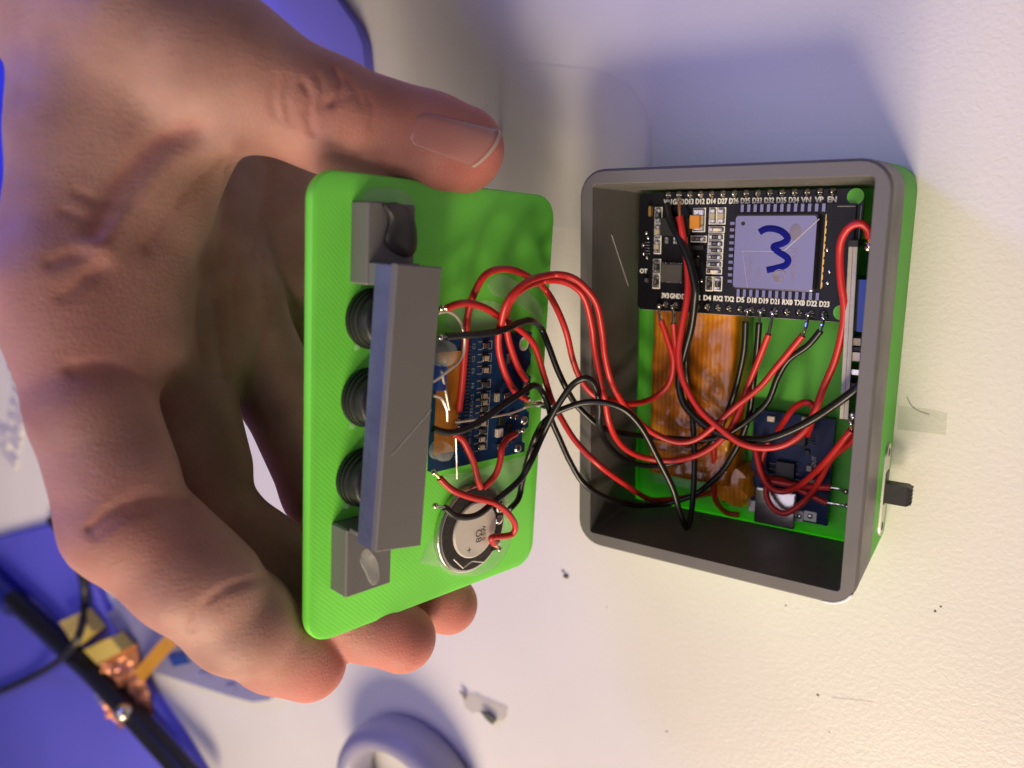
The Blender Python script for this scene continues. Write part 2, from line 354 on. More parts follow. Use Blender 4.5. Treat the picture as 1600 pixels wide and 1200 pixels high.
for a,b_ in (((1280,342),(1226,391)),((1226,391),(1208,393)),((1208,393),(1160,392)),((1160,392),(1168,450))):
    g = MB(); g.tube([atz(*a,ZB+3.02),atz(*b_,ZB+3.02)],.05 if a[0]<1230 else .10,5); g.build('scratch', M['scratch'], sho)
pad = None
def copies(src, positions, parent):
    for p in positions:
        c = src.copy(); col.objects.link(c); c.parent = parent; c.location = Vector((p[0]*S,p[1]*S,p[2]*S))
g = MB(); g.box((-.42,-.85,0),(.42,.85,.5),.12)
p0 = g.build('castellation', M['shield'], mcu, frame='l'); base = np.array((0,24,ZB-1.6))
spots = [(-.2+1.33*i,33.3) for i in range(13)]+[(-.2+1.33*i,15.95) for i in range(13)]
p0.location = Vector(tuple((np.array((spots[0][0],spots[0][1],ZB+.55))-base)*S))
copies(p0, [np.array((x,y,ZB+.55))-base for x,y in spots[1:]], mcu)
g = MB(); g.box((-.75,-.40,0),(.75,.40,.5),.12)
p1 = g.build('castellation', M['shield'], mcu, frame='l')
spots = [(-1.9,18.3+1.33*i) for i in range(10)]
p1.location = Vector(tuple((np.array((*spots[0],ZB+.55))-base)*S)); copies(p1, [np.array((x,y,ZB+.55))-base for x,y in spots[1:]], mcu)
# antenna trace of the module
g = MB()
for i in range(9): g.box((16.2,17.8+i*1.5,ZB+.81),(16.5,18.8+i*1.5,ZB+.85))
g.box((16.2,17.5,ZB+.81),(16.34,32,ZB+.84)); g.build('gold_trace', M['gold'], mcu)
g = MB(); g.box((18.2,33.4,ZB+.81),(21.5,33.55,ZB+.85)); g.box((22.3,14.5,ZB+.01),(22.45,33.55,ZB+.05)); g.build('board_outline', M['silk_dim'], mcu)
for x,y in ((17.6,21.0),(17.4,18.7),(16.9,25.2)):
    g = MB(); g.sphere((x,y,ZB+.82),.42,(1,1,.4)); g.build('solder_dot', M['solder'], mcu, True)
# chips and small parts, drawn as (x0,y0,x1,y1) footprints
def smd(px, kind, frame=True):
    a = ob(px[0],px[1]); c = ob(px[2],px[3]); x0,x1 = sorted((a[0],c[0])); y0,y1 = sorted((a[1],c[1])); z = ZB+.02
    if frame:
        f = MB(); t = .22
        f.box((x0-.35,y0-.35,z),(x1+.35,y0-.35+t,z+.03)); f.box((x0-.35,y1+.35-t,z),(x1+.35,y1+.35,z+.03))
        f.box((x0-.35,y0-.35+t,z),(x0-.35+t,y1+.35-t,z+.03)); f.box((x1+.35-t,y0-.35+t,z),(x1+.35,y1+.35-t,z+.03)); f.build('printed_outline', M['silk'], mcu)
    ver = (y1-y0) > (x1-x0); h = .75
    g = MB(); q = .28
    if ver:
        ly = (y1-y0)*q; g.box((x0,y0+ly,z),(x1,y1-ly,z+h),.08); e = MB(); e.box((x0-.03,y0,z),(x1+.03,y0+ly-.01,z+h+.06),.1); e.box((x0-.03,y1-ly+.01,z),(x1+.03,y1,z+h+.06),.1)
    else:
        lx = (x1-x0)*q; g.box((x0+lx,y0,z),(x1-lx,y1,z+h),.08); e = MB(); e.box((x0,y0-.03,z),(x0+lx-.01,y1+.03,z+h+.06),.1); e.box((x1-lx+.01,y0-.03,z),(x1,y1+.03,z+h+.06),.1)
    r = sub(g.build({'r':'resistor','c':'capacitor','l':'indicator_lamp'}[kind], {'r':M['chip'],'c':M['ceramic'],'l':M['led']}[kind], mcu)); e.build('end_cap', M['solder'], r)
    if kind == 'r' and frame:
        lettering('102' if ver else '471', .62, (x0+x1)/2, (y0+y1)/2, z+h+.012, r, M['silk_dim'], math.pi/2 if ver else 0)
P5 = lambda x,y: (990+x/8, 290+y/8)
for (a,b_,c,dd),k in (((960,530,1120,570),'l'),((955,620,1110,665),'r'),((950,705,1105,750),'r'),((945,790,1100,830),'r'),((940,875,1095,915),'r'),((935,960,1090,1005),'r'),((930,1050,1085,1090),'l'),
     ((735,645,895,690),'r'),((285,290,340,455),'r'),((280,500,330,650),'c'),((275,690,325,835),'c'),((265,935,322,1090),'r'),((258,1130,312,1270),'r'),((968,295,1020,465),'c'),((1072,295,1130,465),'c'),((925,1155,975,1300),'r'),((1030,1155,1085,1300),'r')):
    smd((*P5(a,b_),*P5(c,dd)), k)
smd((*P5(765,300),*P5(875,560)), 'c')
a = ob(*P5(738,365)); c = ob(*P5(855,535)); g = MB(); g.box((a[0],c[1],ZB+.9),(c[0],a[1],ZB+1.9),.15); g.build('tantalum_capacitor', M['tantalum'], mcu)
def chip(x0,y0,x1,y1,h,mt='chip',name='chip'):
    a = ob(*P5(x0,y0)); c = ob(*P5(x1,y1)); g = MB(); g.box((a[0],c[1],ZB+.05),(c[0],a[1],ZB+h),.12); return g.build(name, M[mt], mcu), a, c
co, a, c = chip(355,975,615,1205,.95,'chip_grey')
g = MB()
for i in range(8):
    x = a[0]+.35+i*(c[0]-a[0]-.7)/7; g.box((x-.1,a[1],ZB+.05),(x+.1,a[1]+.3,ZB+.2)); g.box((x-.1,c[1]-.3,ZB+.05),(x+.1,c[1],ZB+.2))
g.build('chip_pins', M['solder'], mcu)
co, a, c = chip(370,400,720,625,1.6,'chip','regulator')
for xx in (420,530,660):
    q = ob(*P5(xx,690)); g = MB(); g.box((q[0]-.5,q[1]-.7,ZB+.03),(q[0]+.5,q[1]+.9,ZB+.45),.15); g.build('regulator_leg', M['solder'], mcu)
co, a, c = chip(745,740,890,800,.9,'chip','transistor')
co, a, c = chip(760,900,830,1000,.9,'chip','transistor')
for xx,yy in ((810,890),(850,1190)):
    q = ob(*P5(xx,yy)); g = MB(); g.sphere((q[0],q[1],ZB),.4,(1,1,.8)); g.build('solder_dot', M['solder'], mcu, True)
# usb port legs and the reset button at the left edge
for i in range(5):
    q = ob(*P5(185,710+35*i)); g = MB(); g.box((q[0]-.55,q[1]-.1,ZB+.03),(q[0]+.5,q[1]+.1,ZB+.35)); g.build('port_pin', M['solder'], mcu)
for xx,yy in ((180,650),(165,900),(160,590),(120,740),(125,850)):
    q = ob(*P5(xx,yy)); g = MB(); g.sphere((q[0],q[1],ZB),.42,(1,1,.7)); g.build('solder_dot', M['solder'], mcu, True)
q = ob(*P5(225,310)); g = MB(); g.box((q[0]-.45,q[1]-1.3,ZB+.1),(q[0]+.45,q[1]+1.0,ZB+1.1),.2); g.build('button_tab', M['gold'], mcu)
q = ob(*P5(180,1180)); g = MB(); g.box((q[0]-.5,q[1]-.5,ZB+.1),(q[0]+.5,q[1]+.5,ZB+1.0),.15); g.build('button_tab', M['solder'], mcu)
q = ob(*P5(140,1070)); bolder('OT', 1.3, q[0]-.3, q[1], ZB+.03, mcu, M['silk'])

# ------------------------------------------------------------------ battery wrapped in amber film
bat = thing('battery_cell', 'flat battery wrapped in shiny amber tape, under the black board', 'battery', (-11.5,-10,FLOOR))
rng = random.Random(4)
g = MB(); nx_,ny_ = 46,104; bw = (-23.4,-.4,-31.5,28); vs = []
from mathutils import noise as mnoise
for iy in range(ny_+1):
    for ix in range(nx_+1):
        u = ix/nx_; v = iy/ny_; e = min(u,1-u)*(bw[1]-bw[0]); ey = min(v,1-v)*(bw[3]-bw[2])
        x = bw[0]+(bw[1]-bw[0])*u; y = bw[2]+(bw[3]-bw[2])*v
        edge = (1-max(0,1-e/2.6)**2.2)*(1-max(0,1-ey/3.0)**2.2)
        w_ = mnoise.noise((x*.10,y*.16,3.1))*.7+abs(mnoise.noise((x*.30+y*.12,y*.42-x*.10,7.7)))*.9*(.35+.65*min(1,max(0,(6-y)/30)))
        x += .35*mnoise.noise((y*.2,1.3,x*.05))
        vs.append((x,y,FLOOR+.05+(8.3+w_*.55)*max(.02,edge)))
fs = [(iy*(nx_+1)+ix,iy*(nx_+1)+ix+1,(iy+1)*(nx_+1)+ix+1,(iy+1)*(nx_+1)+ix) for iy in range(ny_) for ix in range(nx_)]
fs.append(tuple(reversed([ix for ix in range(nx_+1)]+[iy*(nx_+1)+nx_ for iy in range(1,ny_+1)]+[ny_*(nx_+1)+ix for ix in range(nx_-1,-1,-1)]+[iy*(nx_+1) for iy in range(ny_-1,0,-1)])))
g.add(vs,fs); g.build('wrapped_cell', M['kapton'], bat, True, angle=180)
# the crumpled tail of the wrapping
g = MB(); g.loft([rrect(-7.5,2.8,-35,-25,2.5,FLOOR+.05,5), rrect(-7.0,2.6,-35.2,-25,3,-24.5,5), rrect(-6.0,1.5,-34,-25.5,3,-22.6,5), rrect(-4,0,-31.5,-27,2,-21.8,5)])
g.v = [(v[0]+.5*math.sin(v[1]*2.3),v[1]+.4*math.sin(v[0]*2.9+v[2]),v[2]+.35*math.sin(v[0]*1.7+v[1]*2.1)) for v in g.v]
g.build('tape_tail', M['kapton'], bat, True)
g = MB(); g.loft([rrect(-23.6,-8,-34.6,-30.6,.8,FLOOR+.03,3), rrect(-23.2,-8.5,-34.2,-31,.8,-26.9,3)]); g.build('tape_flap', M['glue'], bat, True)

# ------------------------------------------------------------------ blue charging module on the tray floor
ZM = -25.4
def om(x, y, z=ZM): return atz(x,y,z)
chg = thing('charging_module', 'small dark blue circuit board with silver socket on the green tray floor', 'circuit board', (10,-20,FLOOR))
a = om(1183,640); c = om(1292,822); MX0,MX1,MY0,MY1 = a[0]-.6,c[0],c[1],a[1]
g = MB(); g.box((MX0,MY0,ZM-1.6),(MX1,MY1,ZM)); g.build('board', M['pcb_navy'], chg)
g = MB(); g.box((MX0+.4,MY0+.4,FLOOR+.01),(MX1-.4,MY1-.4,ZM-1.62)); g.build('glue_bed', M['glue'], chg)
P4 = lambda x,y: (950+x/4, 600+y/4)
def mchip(x0,y0,x1,y1,h,mt,name):
    a = om(*P4(x0,y0)); c = om(*P4(x1,y1)); g = MB(); g.box((min(a[0],c[0]),min(a[1],c[1]),ZM+.02),(max(a[0],c[0]),max(a[1],c[1]),ZM+h),.12); return g.build(name, M[mt], chg), a, c
mchip(1060,470,1170,600,1.5,'chip','chip')
for sx in (1030,1185):
    for i in range(4):
        mchip(sx-22,490+i*34,sx+24,502+i*34,.35,'solder','chip_pin')
mchip(1170,310,1240,385,1.1,'chip','chip')
for i in range(4): mchip(1248,318+i*17,1298,326+i*17,.3,'solder','chip_pin')
for (x0,y0,x1,y1,mt) in ((1230,405,1262,440,'chip'),(1245,505,1275,545,'ceramic'),(1255,590,1300,620,'ceramic'),(1000,195,1045,235,'led'),(1215,200,1255,235,'ceramic')):
    mchip(x0,y0,x1,y1,.7,mt,'chip_resistor')
a = om(*P4(1300,255)); bolder('OUT', 1.2, a[0]+.2, a[1]-8.5, ZM+.03, chg, M['silk_dim'], math.pi/2)
for x0,x1 in ((1175,1215),(1225,1300)):
    co,a,c = mchip(x0,790,x1,865,.06,'silk','solder_pad')
    g = MB(); g.sphere(((a[0]+c[0])/2,(a[1]+c[1])/2,ZM+.05),.7,(1,1,.5)); g.build('solder_dot', M['solder'], chg, True)
a = om(*P4(905,745)); g = MB(); g.box((MX0-.02,MY0-.02,ZM+.01),(MX0+2.4,MY0+2.6,ZM+.09)); g.build('solder_pad', M['silk'], chg)
a = om(*P4(940,660)); c = om(*P4(1180,870)); g = MB(); g.loft([rrect(a[0],c[0],MY0-1.6,MY0+7.0,.4,ZM+.05,3), rrect(a[0],c[0],MY0-1.6,MY0+7.0,.4,ZM+2.2,3), rrect(a[0]+.3,c[0]-.3,MY0-1.3,MY0+6.7,.4,ZM+2.4,3)])
g.build('socket_shell', M['steel'], chg, True, angle=30)

# ------------------------------------------------------------------ upright converter board by the right wall
cv = thing('converter_board', 'green circuit board standing on edge with pale top edge and blue trimmer', 'circuit board', (24,10,FLOOR))
g = MB(); z1 = -9.0; t0 = atz(1335,380,z1); t1 = atz(1320,655,z1)
def slab(u0, u1, x_off0, x_off1, za, zb, mt, name, par=cv):
    p = t0+(t1-t0)*u0; q = t0+(t1-t0)*u1; g = MB()
    vs = []
    for z in (za,zb):
        for P,xo in ((p,x_off0),(q,x_off0),(q,x_off1),(p,x_off1)): vs.append((P[0]+xo,P[1],z))
    g.add(vs, [(3,2,1,0),(4,5,6,7),(0,1,5,4),(1,2,6,5),(2,3,7,6),(3,0,4,7)]); return g.build(name, mt, par)
slab(0,1,-.95,.55,FLOOR+.05,z1-.5,M['pcb_green'],'board')
slab(.02,1,-.95,-.25,z1-.5,z1,M['pcb_edge'],'edge_strip'); slab(.02,1,-.18,.55,z1-.5,z1-.05,M['pcb_edge'],'edge_strip')
slab(-.015,.02,-1.0,.6,z1-6,z1+.1,M['chip'],'end_cap')
slab(.20,.49,1.1,3.0,-20,z1-.6,M['blue_part'],'trimmer'); slab(.20,.49,.56,1.1,-20,z1-1.2,M['chip'],'trimmer_base')
for u0,u1,mt in ((.53,.57,'ceramic'),(.61,.66,'led'),(.71,.74,'solder'),(.79,.85,'chip'),(.58,.60,'chip')): slab(u0,u1,.56,1.9,-16,z1-.8,M[mt],'surface_part')
for u,xo in ((.02,2.2),(.98,1.2)):
    p = t0+(t1-t0)*u; g = MB(); g.sphere((p[0]+xo,p[1],z1-.9),.8,(1,1.2,.7)); g.build('solder_dot', M['solder'], cv, True)

# ------------------------------------------------------------------ the lid, held on edge
lid = bpy.data.objects.new('box_lid', None); col.objects.link(lid); lid.empty_display_size = .005
lid.matrix_world = Matrix([[*RL[i],0] for i in range(3)]+[[0,0,0,1]]); lid.location = W(TL)
tag(lid, 'bright green plastic lid with rounded corners and a grey bracket, held between thumb and fingers', 'lid')
TH = 2.6; g = MB()
lr = lambda e,z: rrect(-X+e,X-e,-Y+e,Y-e,5.0-e*.6,z,8)
g.loft([lr(.9,-TH), lr(.25,-TH+.25), lr(0,-TH+.9), lr(0,-.8), lr(.25,-.2), lr(.9,0)])
plate = g.build('plate', M['lid_green'], lid, True, 'l', angle=30)
BU0,BU1 = -25.4,-15.4
def lbox(a, b_, mt, name, par=lid, ch=.15, smooth=False):
    g = MB(); g.box(a,b_,ch); return g.build(name, M[mt] if isinstance(mt,str) else mt, par, smooth, 'l')
br = lbox((BU0+3.0,23.2,.02),(BU1+3.1,36.9,4.6),'bracket_grey','bracket_foot',ch=.3)
br2 = lbox((BU0,-31.8,.02),(BU1,-19.0,4.6),'bracket_grey','bracket_foot',ch=.3)
g = MB(); c0 = [(BU0+.7,-20.8),(BU1+.4,-21.6),(BU1+2.6,26.6),(BU0+3.2,26.9)]
g.loft([[(u,v,6.8) for u,v in c0],[(u,v,11.2) for u,v in c0]]); g.build('button_board', M['button_blue'], lid, False, 'l')
g = MB(); c0 = [(BU0+.3,-20.6),(BU1+.2,-22.0),(BU1+2.6,26.8),(BU0+3.0,27.2)]
g.loft([[(u,v,11.25) for u,v in c0],[(u,v,12.35) for u,v in c0],[(u*1+(.2 if i in(0,3) else -.2),v+(.2 if i<2 else -.2),12.6) for i,(u,v) in enumerate(c0)]])
g.build('bracket_bar', M['bracket_grey'], lid, False, 'l')
lbox((BU0+.6,-31.8+12.2,4.62),(BU1-.3,-18.8,6.78),'bracket_grey','bracket_riser'); lbox((BU0+3.4,23.4,4.62),(BU1+2.6,27,6.78),'bracket_grey','bracket_riser')
a_ = lidl(674,640,12.64); b_ = lidl(612,712,12.64); g = MB(); g.tube([tuple(a_),tuple(b_)],.07,5); g.build('scratch', M['scratch'], lid, False, 'l')
for v,uc in ((17.0,-18.0),(3.0,-18.6),(-11.6,-19.4)):
    g = MB(); g.lathe([(5.3,.02),(5.4,.5),(5.3,.9),(4.9,1.0),(5.25,1.4),(5.2,1.8),(4.8,1.95),(5.1,2.3),(5.0,2.8),(4.6,3.0),(4.6,4.6),(4.2,5.1),(3.0,5.2),(3.0,6.75)],(uc,v,0),40)
    kb = g.build('knob', M['knob'], lid, True, 'l', angle=50)
    g = MB(); g.sphere((uc-3.2,v-4.8,.6),.6,(1,1,.8)); g.build('glue_drop', M['glue'], lid, True, 'l')
# glue smears
def blob(pts, h, name, par, mt='glue', frame='l', base=0.02, inner=.6):
    cx = sum(p[0] for p in pts)/len(pts); cy = sum(p[1] for p in pts)/len(pts)
    P = crom([(p[0],p[1],0) for p in pts]+[(pts[0][0],pts[0][1],0)],4)[:-1]; g = MB()
    g.loft([[(p[0],p[1],base) for p in P],[(cx+(p[0]-cx)*.93,cy+(p[1]-cy)*.93,base+h*.6) for p in P],[(cx+(p[0]-cx)*inner,cy+(p[1]-cy)*inner,base+h) for p in P]])
    return g.build(name, M[mt], par, True, frame, angle=180)
def LP(l, h=0): return [tuple(lidl(x,y,h)[:2]) for x,y in l]
blob(LP([(596,318),(625,318),(646,345),(648,392),(630,402),(600,380),(606,345)],4.6),1.2,'glue_smear',lid,'chip_grey',base=4.62)
blob(LP([(565,862),(575,858),(590,878),(592,908),(580,914),(570,895),(562,878)],4.6),.35,'glue_smear',lid,base=4.62)
blob(LP([(680,860),(700,800),(740,765),(790,770),(800,840),(770,890),(720,900),(690,890)],0),.7,'glue_smear',lid,inner=.8)
blob(LP([(690,742),(740,735),(820,712),(828,725),(800,790),(760,775),(710,770)],0),.5,'glue_smear',lid,inner=.85)
blob(LP([(655,880),(668,850),(690,830),(712,800),(735,815),(735,850),(700,885)],0),.9,'glue_smear',lid,inner=.7)
blob(LP([(560,318),(575,296),(610,292),(640,305),(648,325),(620,325)],0),.6,'glue_smear',lid)
blob(LP([(695,505),(705,480),(770,470),(800,500),(790,520),(720,522)],0),.6,'glue_smear',lid)
blob(LP([(760,440),(790,430),(840,470),(845,500),(800,470),(770,460)],0),.2,'glue_smear',lid)

# ------------------------------------------------------------------ display board glued to the lid
def lthing(name, label, cat, uvn):
    o = bpy.data.objects.new(name, None); col.objects.link(o); o.empty_display_size = .005
    mw = Matrix([[*RL[i],0] for i in range(3)]+[[0,0,0,1]]); o.matrix_world = mw; o.location = W(TL+RL@np.array(uvn)); o['_'] = 0; del o['_']
    tag(o, label, cat); return o
def shift(g, uvn): g.v = [(v[0]-uvn[0],v[1]-uvn[1],v[2]-uvn[2]) for v in g.v]; return g
DO = (8.9,0,0); dsp = lthing('display_board', 'blue display board glued to the green lid, back side with rows of tiny parts', 'circuit board', DO)
HD = 2.4
def dbox(a, b_, mt, name, par=None, ch=0):
    g = MB(); g.box(a,b_,ch); return shift(g,DO).build(name, M[mt], par or dsp, False, 'l')
g = MB(); outline = [(-4.3,-13.1),(22,-13.1),(22,-11.2),(21,-10.6),(20.9,-8.6),(22.8,-7.6),(22.8,-4.4),(21,-3.4),(21,-1.2),(22.6,-.4),(22.6,3.4),(21,4.4),(21.4,5.4),(22.2,6.3),(22.3,8.2),(21.3,9.6),(22.1,10.6),(22.1,13.1),(-4.3,13.1)]
g.loft([[(u,v,HD-1.5) for u,v in outline],[(u,v,HD) for u,v in outline]]); shift(g,DO).build('board', M['pcb_blue'], dsp, False, 'l')
dbox((-4,-12.8,.02),(20.6,12.8,HD-1.52),'glue','glue_bed')
dbox((-4.2,-9.5,HD+.02),(1.6,10.4,HD+.35),'flex','flex_cable')
g = MB()
for i in range(26): g.box((1.65,-8.6+i*.72,HD+.02),(2.25,-8.25+i*.72,HD+.3))
shift(g,DO).build('flex_solder_row', M['solder'], dsp, False, 'l')
g = MB()
for i in range(30): g.box((3.4,-10+i*.72,HD+.02),(4.3,-9.75+i*.72,HD+.2))
shift(g,DO).build('connector_row', M['chip_grey'], dsp, False, 'l')
P8 = lambda x,y: (680+x/8.889, 500+y/8.889)
ys = [350,525,690,890,1050,1140,1230,1330,1430,1540,1650,1760]
for i,yv in enumerate(ys):
    c = lidl(*P8(690-i*6,yv),HD); cc = [(-1.2,-.62),(1.5,.62)]
    dbox((c[0]-.6,c[1]-.5,HD+.02),(c[0]+.7,c[1]+.5,HD+.75),'ceramic' if i%3 else 'chip_grey','chip_capacitor',ch=.1)
    dbox((c[0]-1.15,c[1]-.52,HD+.02),(c[0]-.62,c[1]+.52,HD+.8),'solder','end_cap',ch=.1)
    g = MB(); t = .16
    for a,b_ in (((.95,-.85),(2.0,-.85+t)),((.95,.85-t),(2.0,.85)),((2.0-t,-.85+t),(2.0,.85-t)),((-1.9,-.85),(-.6,-.85+t)),((-1.9,.85-t),(-.6,.85))): g.box((c[0]+a[0],c[1]+a[1],HD+.01),(c[0]+b_[0],c[1]+b_[1],HD+.05))
    shift(g,DO).build('printed_outline', M['silk_dim'], dsp, False, 'l')
    vs,fs = text_geo(['C1','C2','R3','R4','C5','C6','R5','C7','R8','C8','R9','C9'][i],1.1); g = MB(); g.add([(c[0]-3.0-v[1],c[1]+v[0],HD+.03) for v in vs],fs); shift(g,DO).build('part_number', M['silk_dim'], dsp, False, 'l')
for x,y,w_,h_,mt in ((990,540,.5,1.2,'solder'),(960,1050,.7,.6,'solder'),(840,1070,.5,.9,'ceramic'),(900,1380,.9,1.1,'chip'),(1040,1320,.6,.6,'solder'),(1100,1340,.5,.5,'solder'),(870,1560,.9,.9,'led'),(1000,1500,.6,1.0,'chip'),(960,1700,.6,.8,'chip_grey'),(860,1750,.5,.6,'solder'),(1050,1650,.6,.6,'chip')):
    c = lidl(*P8(x,y),HD); dbox((c[0]-w_,c[1]-h_,HD+.02),(c[0]+w_,c[1]+h_,HD+.75),mt,'surface_part',ch=.1)
for x,y in ((1230,330),):
    c = lidl(*P8(x,y),HD); g = MB(); g.lathe([(1.5,HD+.01),(1.5,HD+.09)],(c[0],c[1],0),20); shift(g,DO).build('mounting_ring', M['silk'], dsp, False, 'l')
    g = MB(); g.lathe([(.95,HD+.01),(.95,HD+.12)],(c[0],c[1],0),20); shift(g,DO).build('mounting_hole', M['lid_green'], dsp, False, 'l')
for u,v in ((21.2,1.5),(21.3,-6),(19.8,-12)):
    g = MB(); g.sphere((u,v,HD),1.0,(1,1,.6)); shift(g,DO).build('solder_joint', M['solder'], dsp, True, 'l')
# lamp glued beside the board (clear lens) under the bar
g = MB(); c = lidl(690,560,5); g.lathe([(2.6,HD+.1),(2.6,HD+3),(2.2,HD+4.6),(1.2,HD+5.6),(.3,HD+5.9)],(c[0],c[1]+1,0),20); shift(g,DO).build('clear_lamp', M['glue'], dsp, True, 'l')
dbox((c[0]-1.2,c[1]-6,HD+.1),(c[0]+.9,c[1]-1,HD+3.2),'blue_part','blue_capacitor')
c = lidl(690,705,4); g = MB(); g.lathe([(1.9,HD+.1),(1.9,HD+2.2),(1.5,HD+3.4),(.3,HD+3.9)],(c[0],c[1],0),20); shift(g,DO).build('clear_lamp', M['glue'], dsp, True, 'l')
# ------------------------------------------------------------------ speaker
SO = (8.4,-27.8,0); spk = lthing('speaker_disc', 'round silver miniature speaker stuck to the lid below the blue board', 'speaker', SO)
g = MB(); g.lathe([(9.6,.02),(9.6,1.3),(9.3,1.6),(8.9,1.65)],SO,44); shift(g,SO).build('rim', M['steel'], spk, True, 'l')
g = MB(); g.lathe([(8.9,1.66),(8.8,1.8),(6.3,1.9)],SO,40); shift(g,SO).build('black_ring', M['foam'], spk, True, 'l')
g = MB(); g.lathe([(6.1,1.85),(6.1,2.2),(5.8,2.4)],SO,40); fo = shift(g,SO).build('face', M['label_white'], spk, True, 'l', angle=30)
for body,du,dv,sz in (('8\u03a9',1.0,-1.5,2.4),('0.5W',2.4,-1.2,1.5),('+',-1.6,-4.0,2.4)):
    vs,fs = text_geo(body,sz); g = MB(); g.add([(SO[0]+du-v[1],SO[1]+dv+v[0],2.42) for v in vs],fs); shift(g,SO).build('lettering', M['chip'], spk, False, 'l')
for du,dv in ((7.0,3.2),(6.9,.6),(6.6,-4.6)):
    g = MB(); g.sphere((SO[0]+du,SO[1]+dv,2.0),1.2,(1,1,.8)); shift(g,SO).build('solder_joint', M['solder'], spk, True, 'l')
g = MB(); g.box((SO[0]+5.6,SO[1]-6.2,1.8),(SO[0]+7.8,SO[1]+4.6,2.1)); shift(g,SO).build('terminal_strip', M['pcb_black'], spk, False, 'l')
g = MB(); g.tube([(SO[0]-6.6,SO[1]-4.5,3.0),(SO[0]-3.8,SO[1]-7.2,3.0),(SO[0]-1.2,SO[1]-6.4,3.0),(SO[0]+2.5,SO[1]-7.6,3.0)],.14,5); shift(g,SO).build('glue_thread', M['silk'], spk, False, 'l')

# ------------------------------------------------------------------ wires
# each route: (x, y, z) over the box, or (x, y, h, 'L') at height h over the lid face
def pt(p): return lidw(p[0],p[1],p[2]) if len(p) == 4 else atz(*p)
def wire(label, colr, route, r=.68, bare0=None, bare1=None, group=None, bare='solder'):
    pts = crom([pt(p) for p in route], 7)
    o = thing(colr+'_wire', label, 'wire', pts[0], group)
    g = MB(); g.tube(pts, r, 10); g.build('insulation', M[colr+'_wire'], o, True, angle=80)
    for bb,end,nx in ((bare0,pts[0],pts[1]),(bare1,pts[-1],pts[-2])):
        if bb:
            q = [end+(nx-end)*.3]+[pt(p) for p in bb]; g = MB(); qq = crom(q,5) if len(q) > 2 else q
            g.tube(qq,[.34]*(len(qq)-1)+[.25],8); g.build('bare_end', M[bare], o, True)
            g = MB(); g.sphere(tuple(qq[-1]),.62); g.build('solder_joint', M['solder'], o, True)
    return o
L = 'L'
wire('red wire from the top of the grey bar down over the box corner', 'red',
  [(697,482,9,L),(716,475,10,L),(735,474,10,L),(760,482,9,L),(780,495,8,L),(812,515,6,L),(835,540,5,L),(850,587,8),(862,625,6),(875,650,5),(900,690,4),(937,727,2.2),(975,755,-6),(1012,779,-17),(1040,781,-22),(1085,775,-25),(1110,770,-27)], bare0=[(690,482,8.5,L)])
wire('red wire arching highest over the lid, ending at the 3V3 pin', 'red',
  [(717,642,3.4,L),(722,600,4.2,L),(727,537,5.5,L),(732,487,7,L),(745,450,9,L),(762,427,10,L),(790,420,10,L),(820,429,9,L),(850,450,9),(870,482,9),(885,520,8),(895,562,5),(907,592,3),(927,616,1.2),(950,624,-2),(985,631,-9),(1020,622,-14.5),(1045,600,-16),(1052,565,-15.5),(1043,530,-14.5),(1033,500,-13.6)], bare1=[(1030,490,-14.2),(1030,478,-15.2)])
wire('red wire of the twin loop, its stripped end soldered at pin D21', 'red',
  [(822,593,3.2,L),(810,575,4.5,L),(797,540,6,L),(792,517,7,L),(790,495,8,L),(797,472,9,L),(815,452,10,L),(845,440,13),(875,439,12.5),(900,450,11.5),(915,470,10),(925,512,7.5),(928,540,6.5),(937,590,5.5),(945,625,4.5),(952,660,2.5),(965,688,-2),(985,706,-6.5),(1012,716,-10),(1050,720,-12),(1087,712,-12.5),(1115,697,-13),(1140,672,-14),(1157,637,-15),(1168,605,-15.5),(1183,568,-15),(1201,522,-13.5)], bare1=[(1205,503,-14),(1207,489,-15)])
wire('red wire of the twin loop, its stripped end soldered at pin D22', 'red',
  [(825,625,3,L),(805,612,4,L),(790,585,5.2,L),(780,550,6.5,L),(779,520,8,L),(784,500,9.5,L),(790,477,11,L),(805,455,12,L),(830,437,12,L),(862,429,14.5),(890,432,13.5),(912,447,12),(932,475,10),(941,520,8),(945,555,7),(955,595,5),(975,632,0),(1005,665,-6),(1032,682,-9.5),(1062,691,-11),(1090,685,-11.8),(1120,662,-12.2),(1150,635,-13),(1187,605,-14.2),(1212,575,-14.3),(1237,545,-13.8),(1254,524,-13.2)], bare1=[(1260,508,-13.6),(1263,492,-15)])
wire('black wire leaving the grey bar above the blue board, ending at pin D23', 'black',
  [(697,526,8,L),(720,524,8.5,L),(750,522,8.8,L),(785,516,9.2,L),(810,505,8.5,L),(830,501,8,L),(845,512,10),(857,540,9.5),(870,575,8.5),(885,607,7),(900,632,4),(925,657,1.6),(945,670,-1.5),(975,677,-7),(1012,682,-13),(1050,685,-15.5),(1100,687,-16.5),(1137,677,-16.5),(1175,652,-16.8),(1200,627,-17),(1215,590,-16.4),(1232,562,-15.4),(1262,540,-14.2),(1282,517,-13.6)], bare0=[(688,527,7.6,L)], bare1=[(1285,507,-14),(1287,497,-15)])
wire('black wire crossing the blue board diagonally, then sagging lowest over the box corner', 'black',
  [(677,670,6,L),(700,676,6.2,L),(725,671,6.2,L),(755,655,6,L),(790,630,6,L),(820,610,6,L),(835,602,6,L),(847,612,10),(857,635,9),(862,657,7.5),(875,687,6),(890,720,4.5),(912,755,2),(945,777,-3),(987,789,-10),(1025,789,-16),(1050,785,-18.2),(1090,770,-19),(1125,740,-19),(1145,710,-18.6),(1158,685,-18.6),(1170,650,-18.4),(1176,605,-17.4),(1182,555,-15.4),(1186,505,-13.8)], bare1=[(1187,498,-14.2),(1188,487,-15.2)])
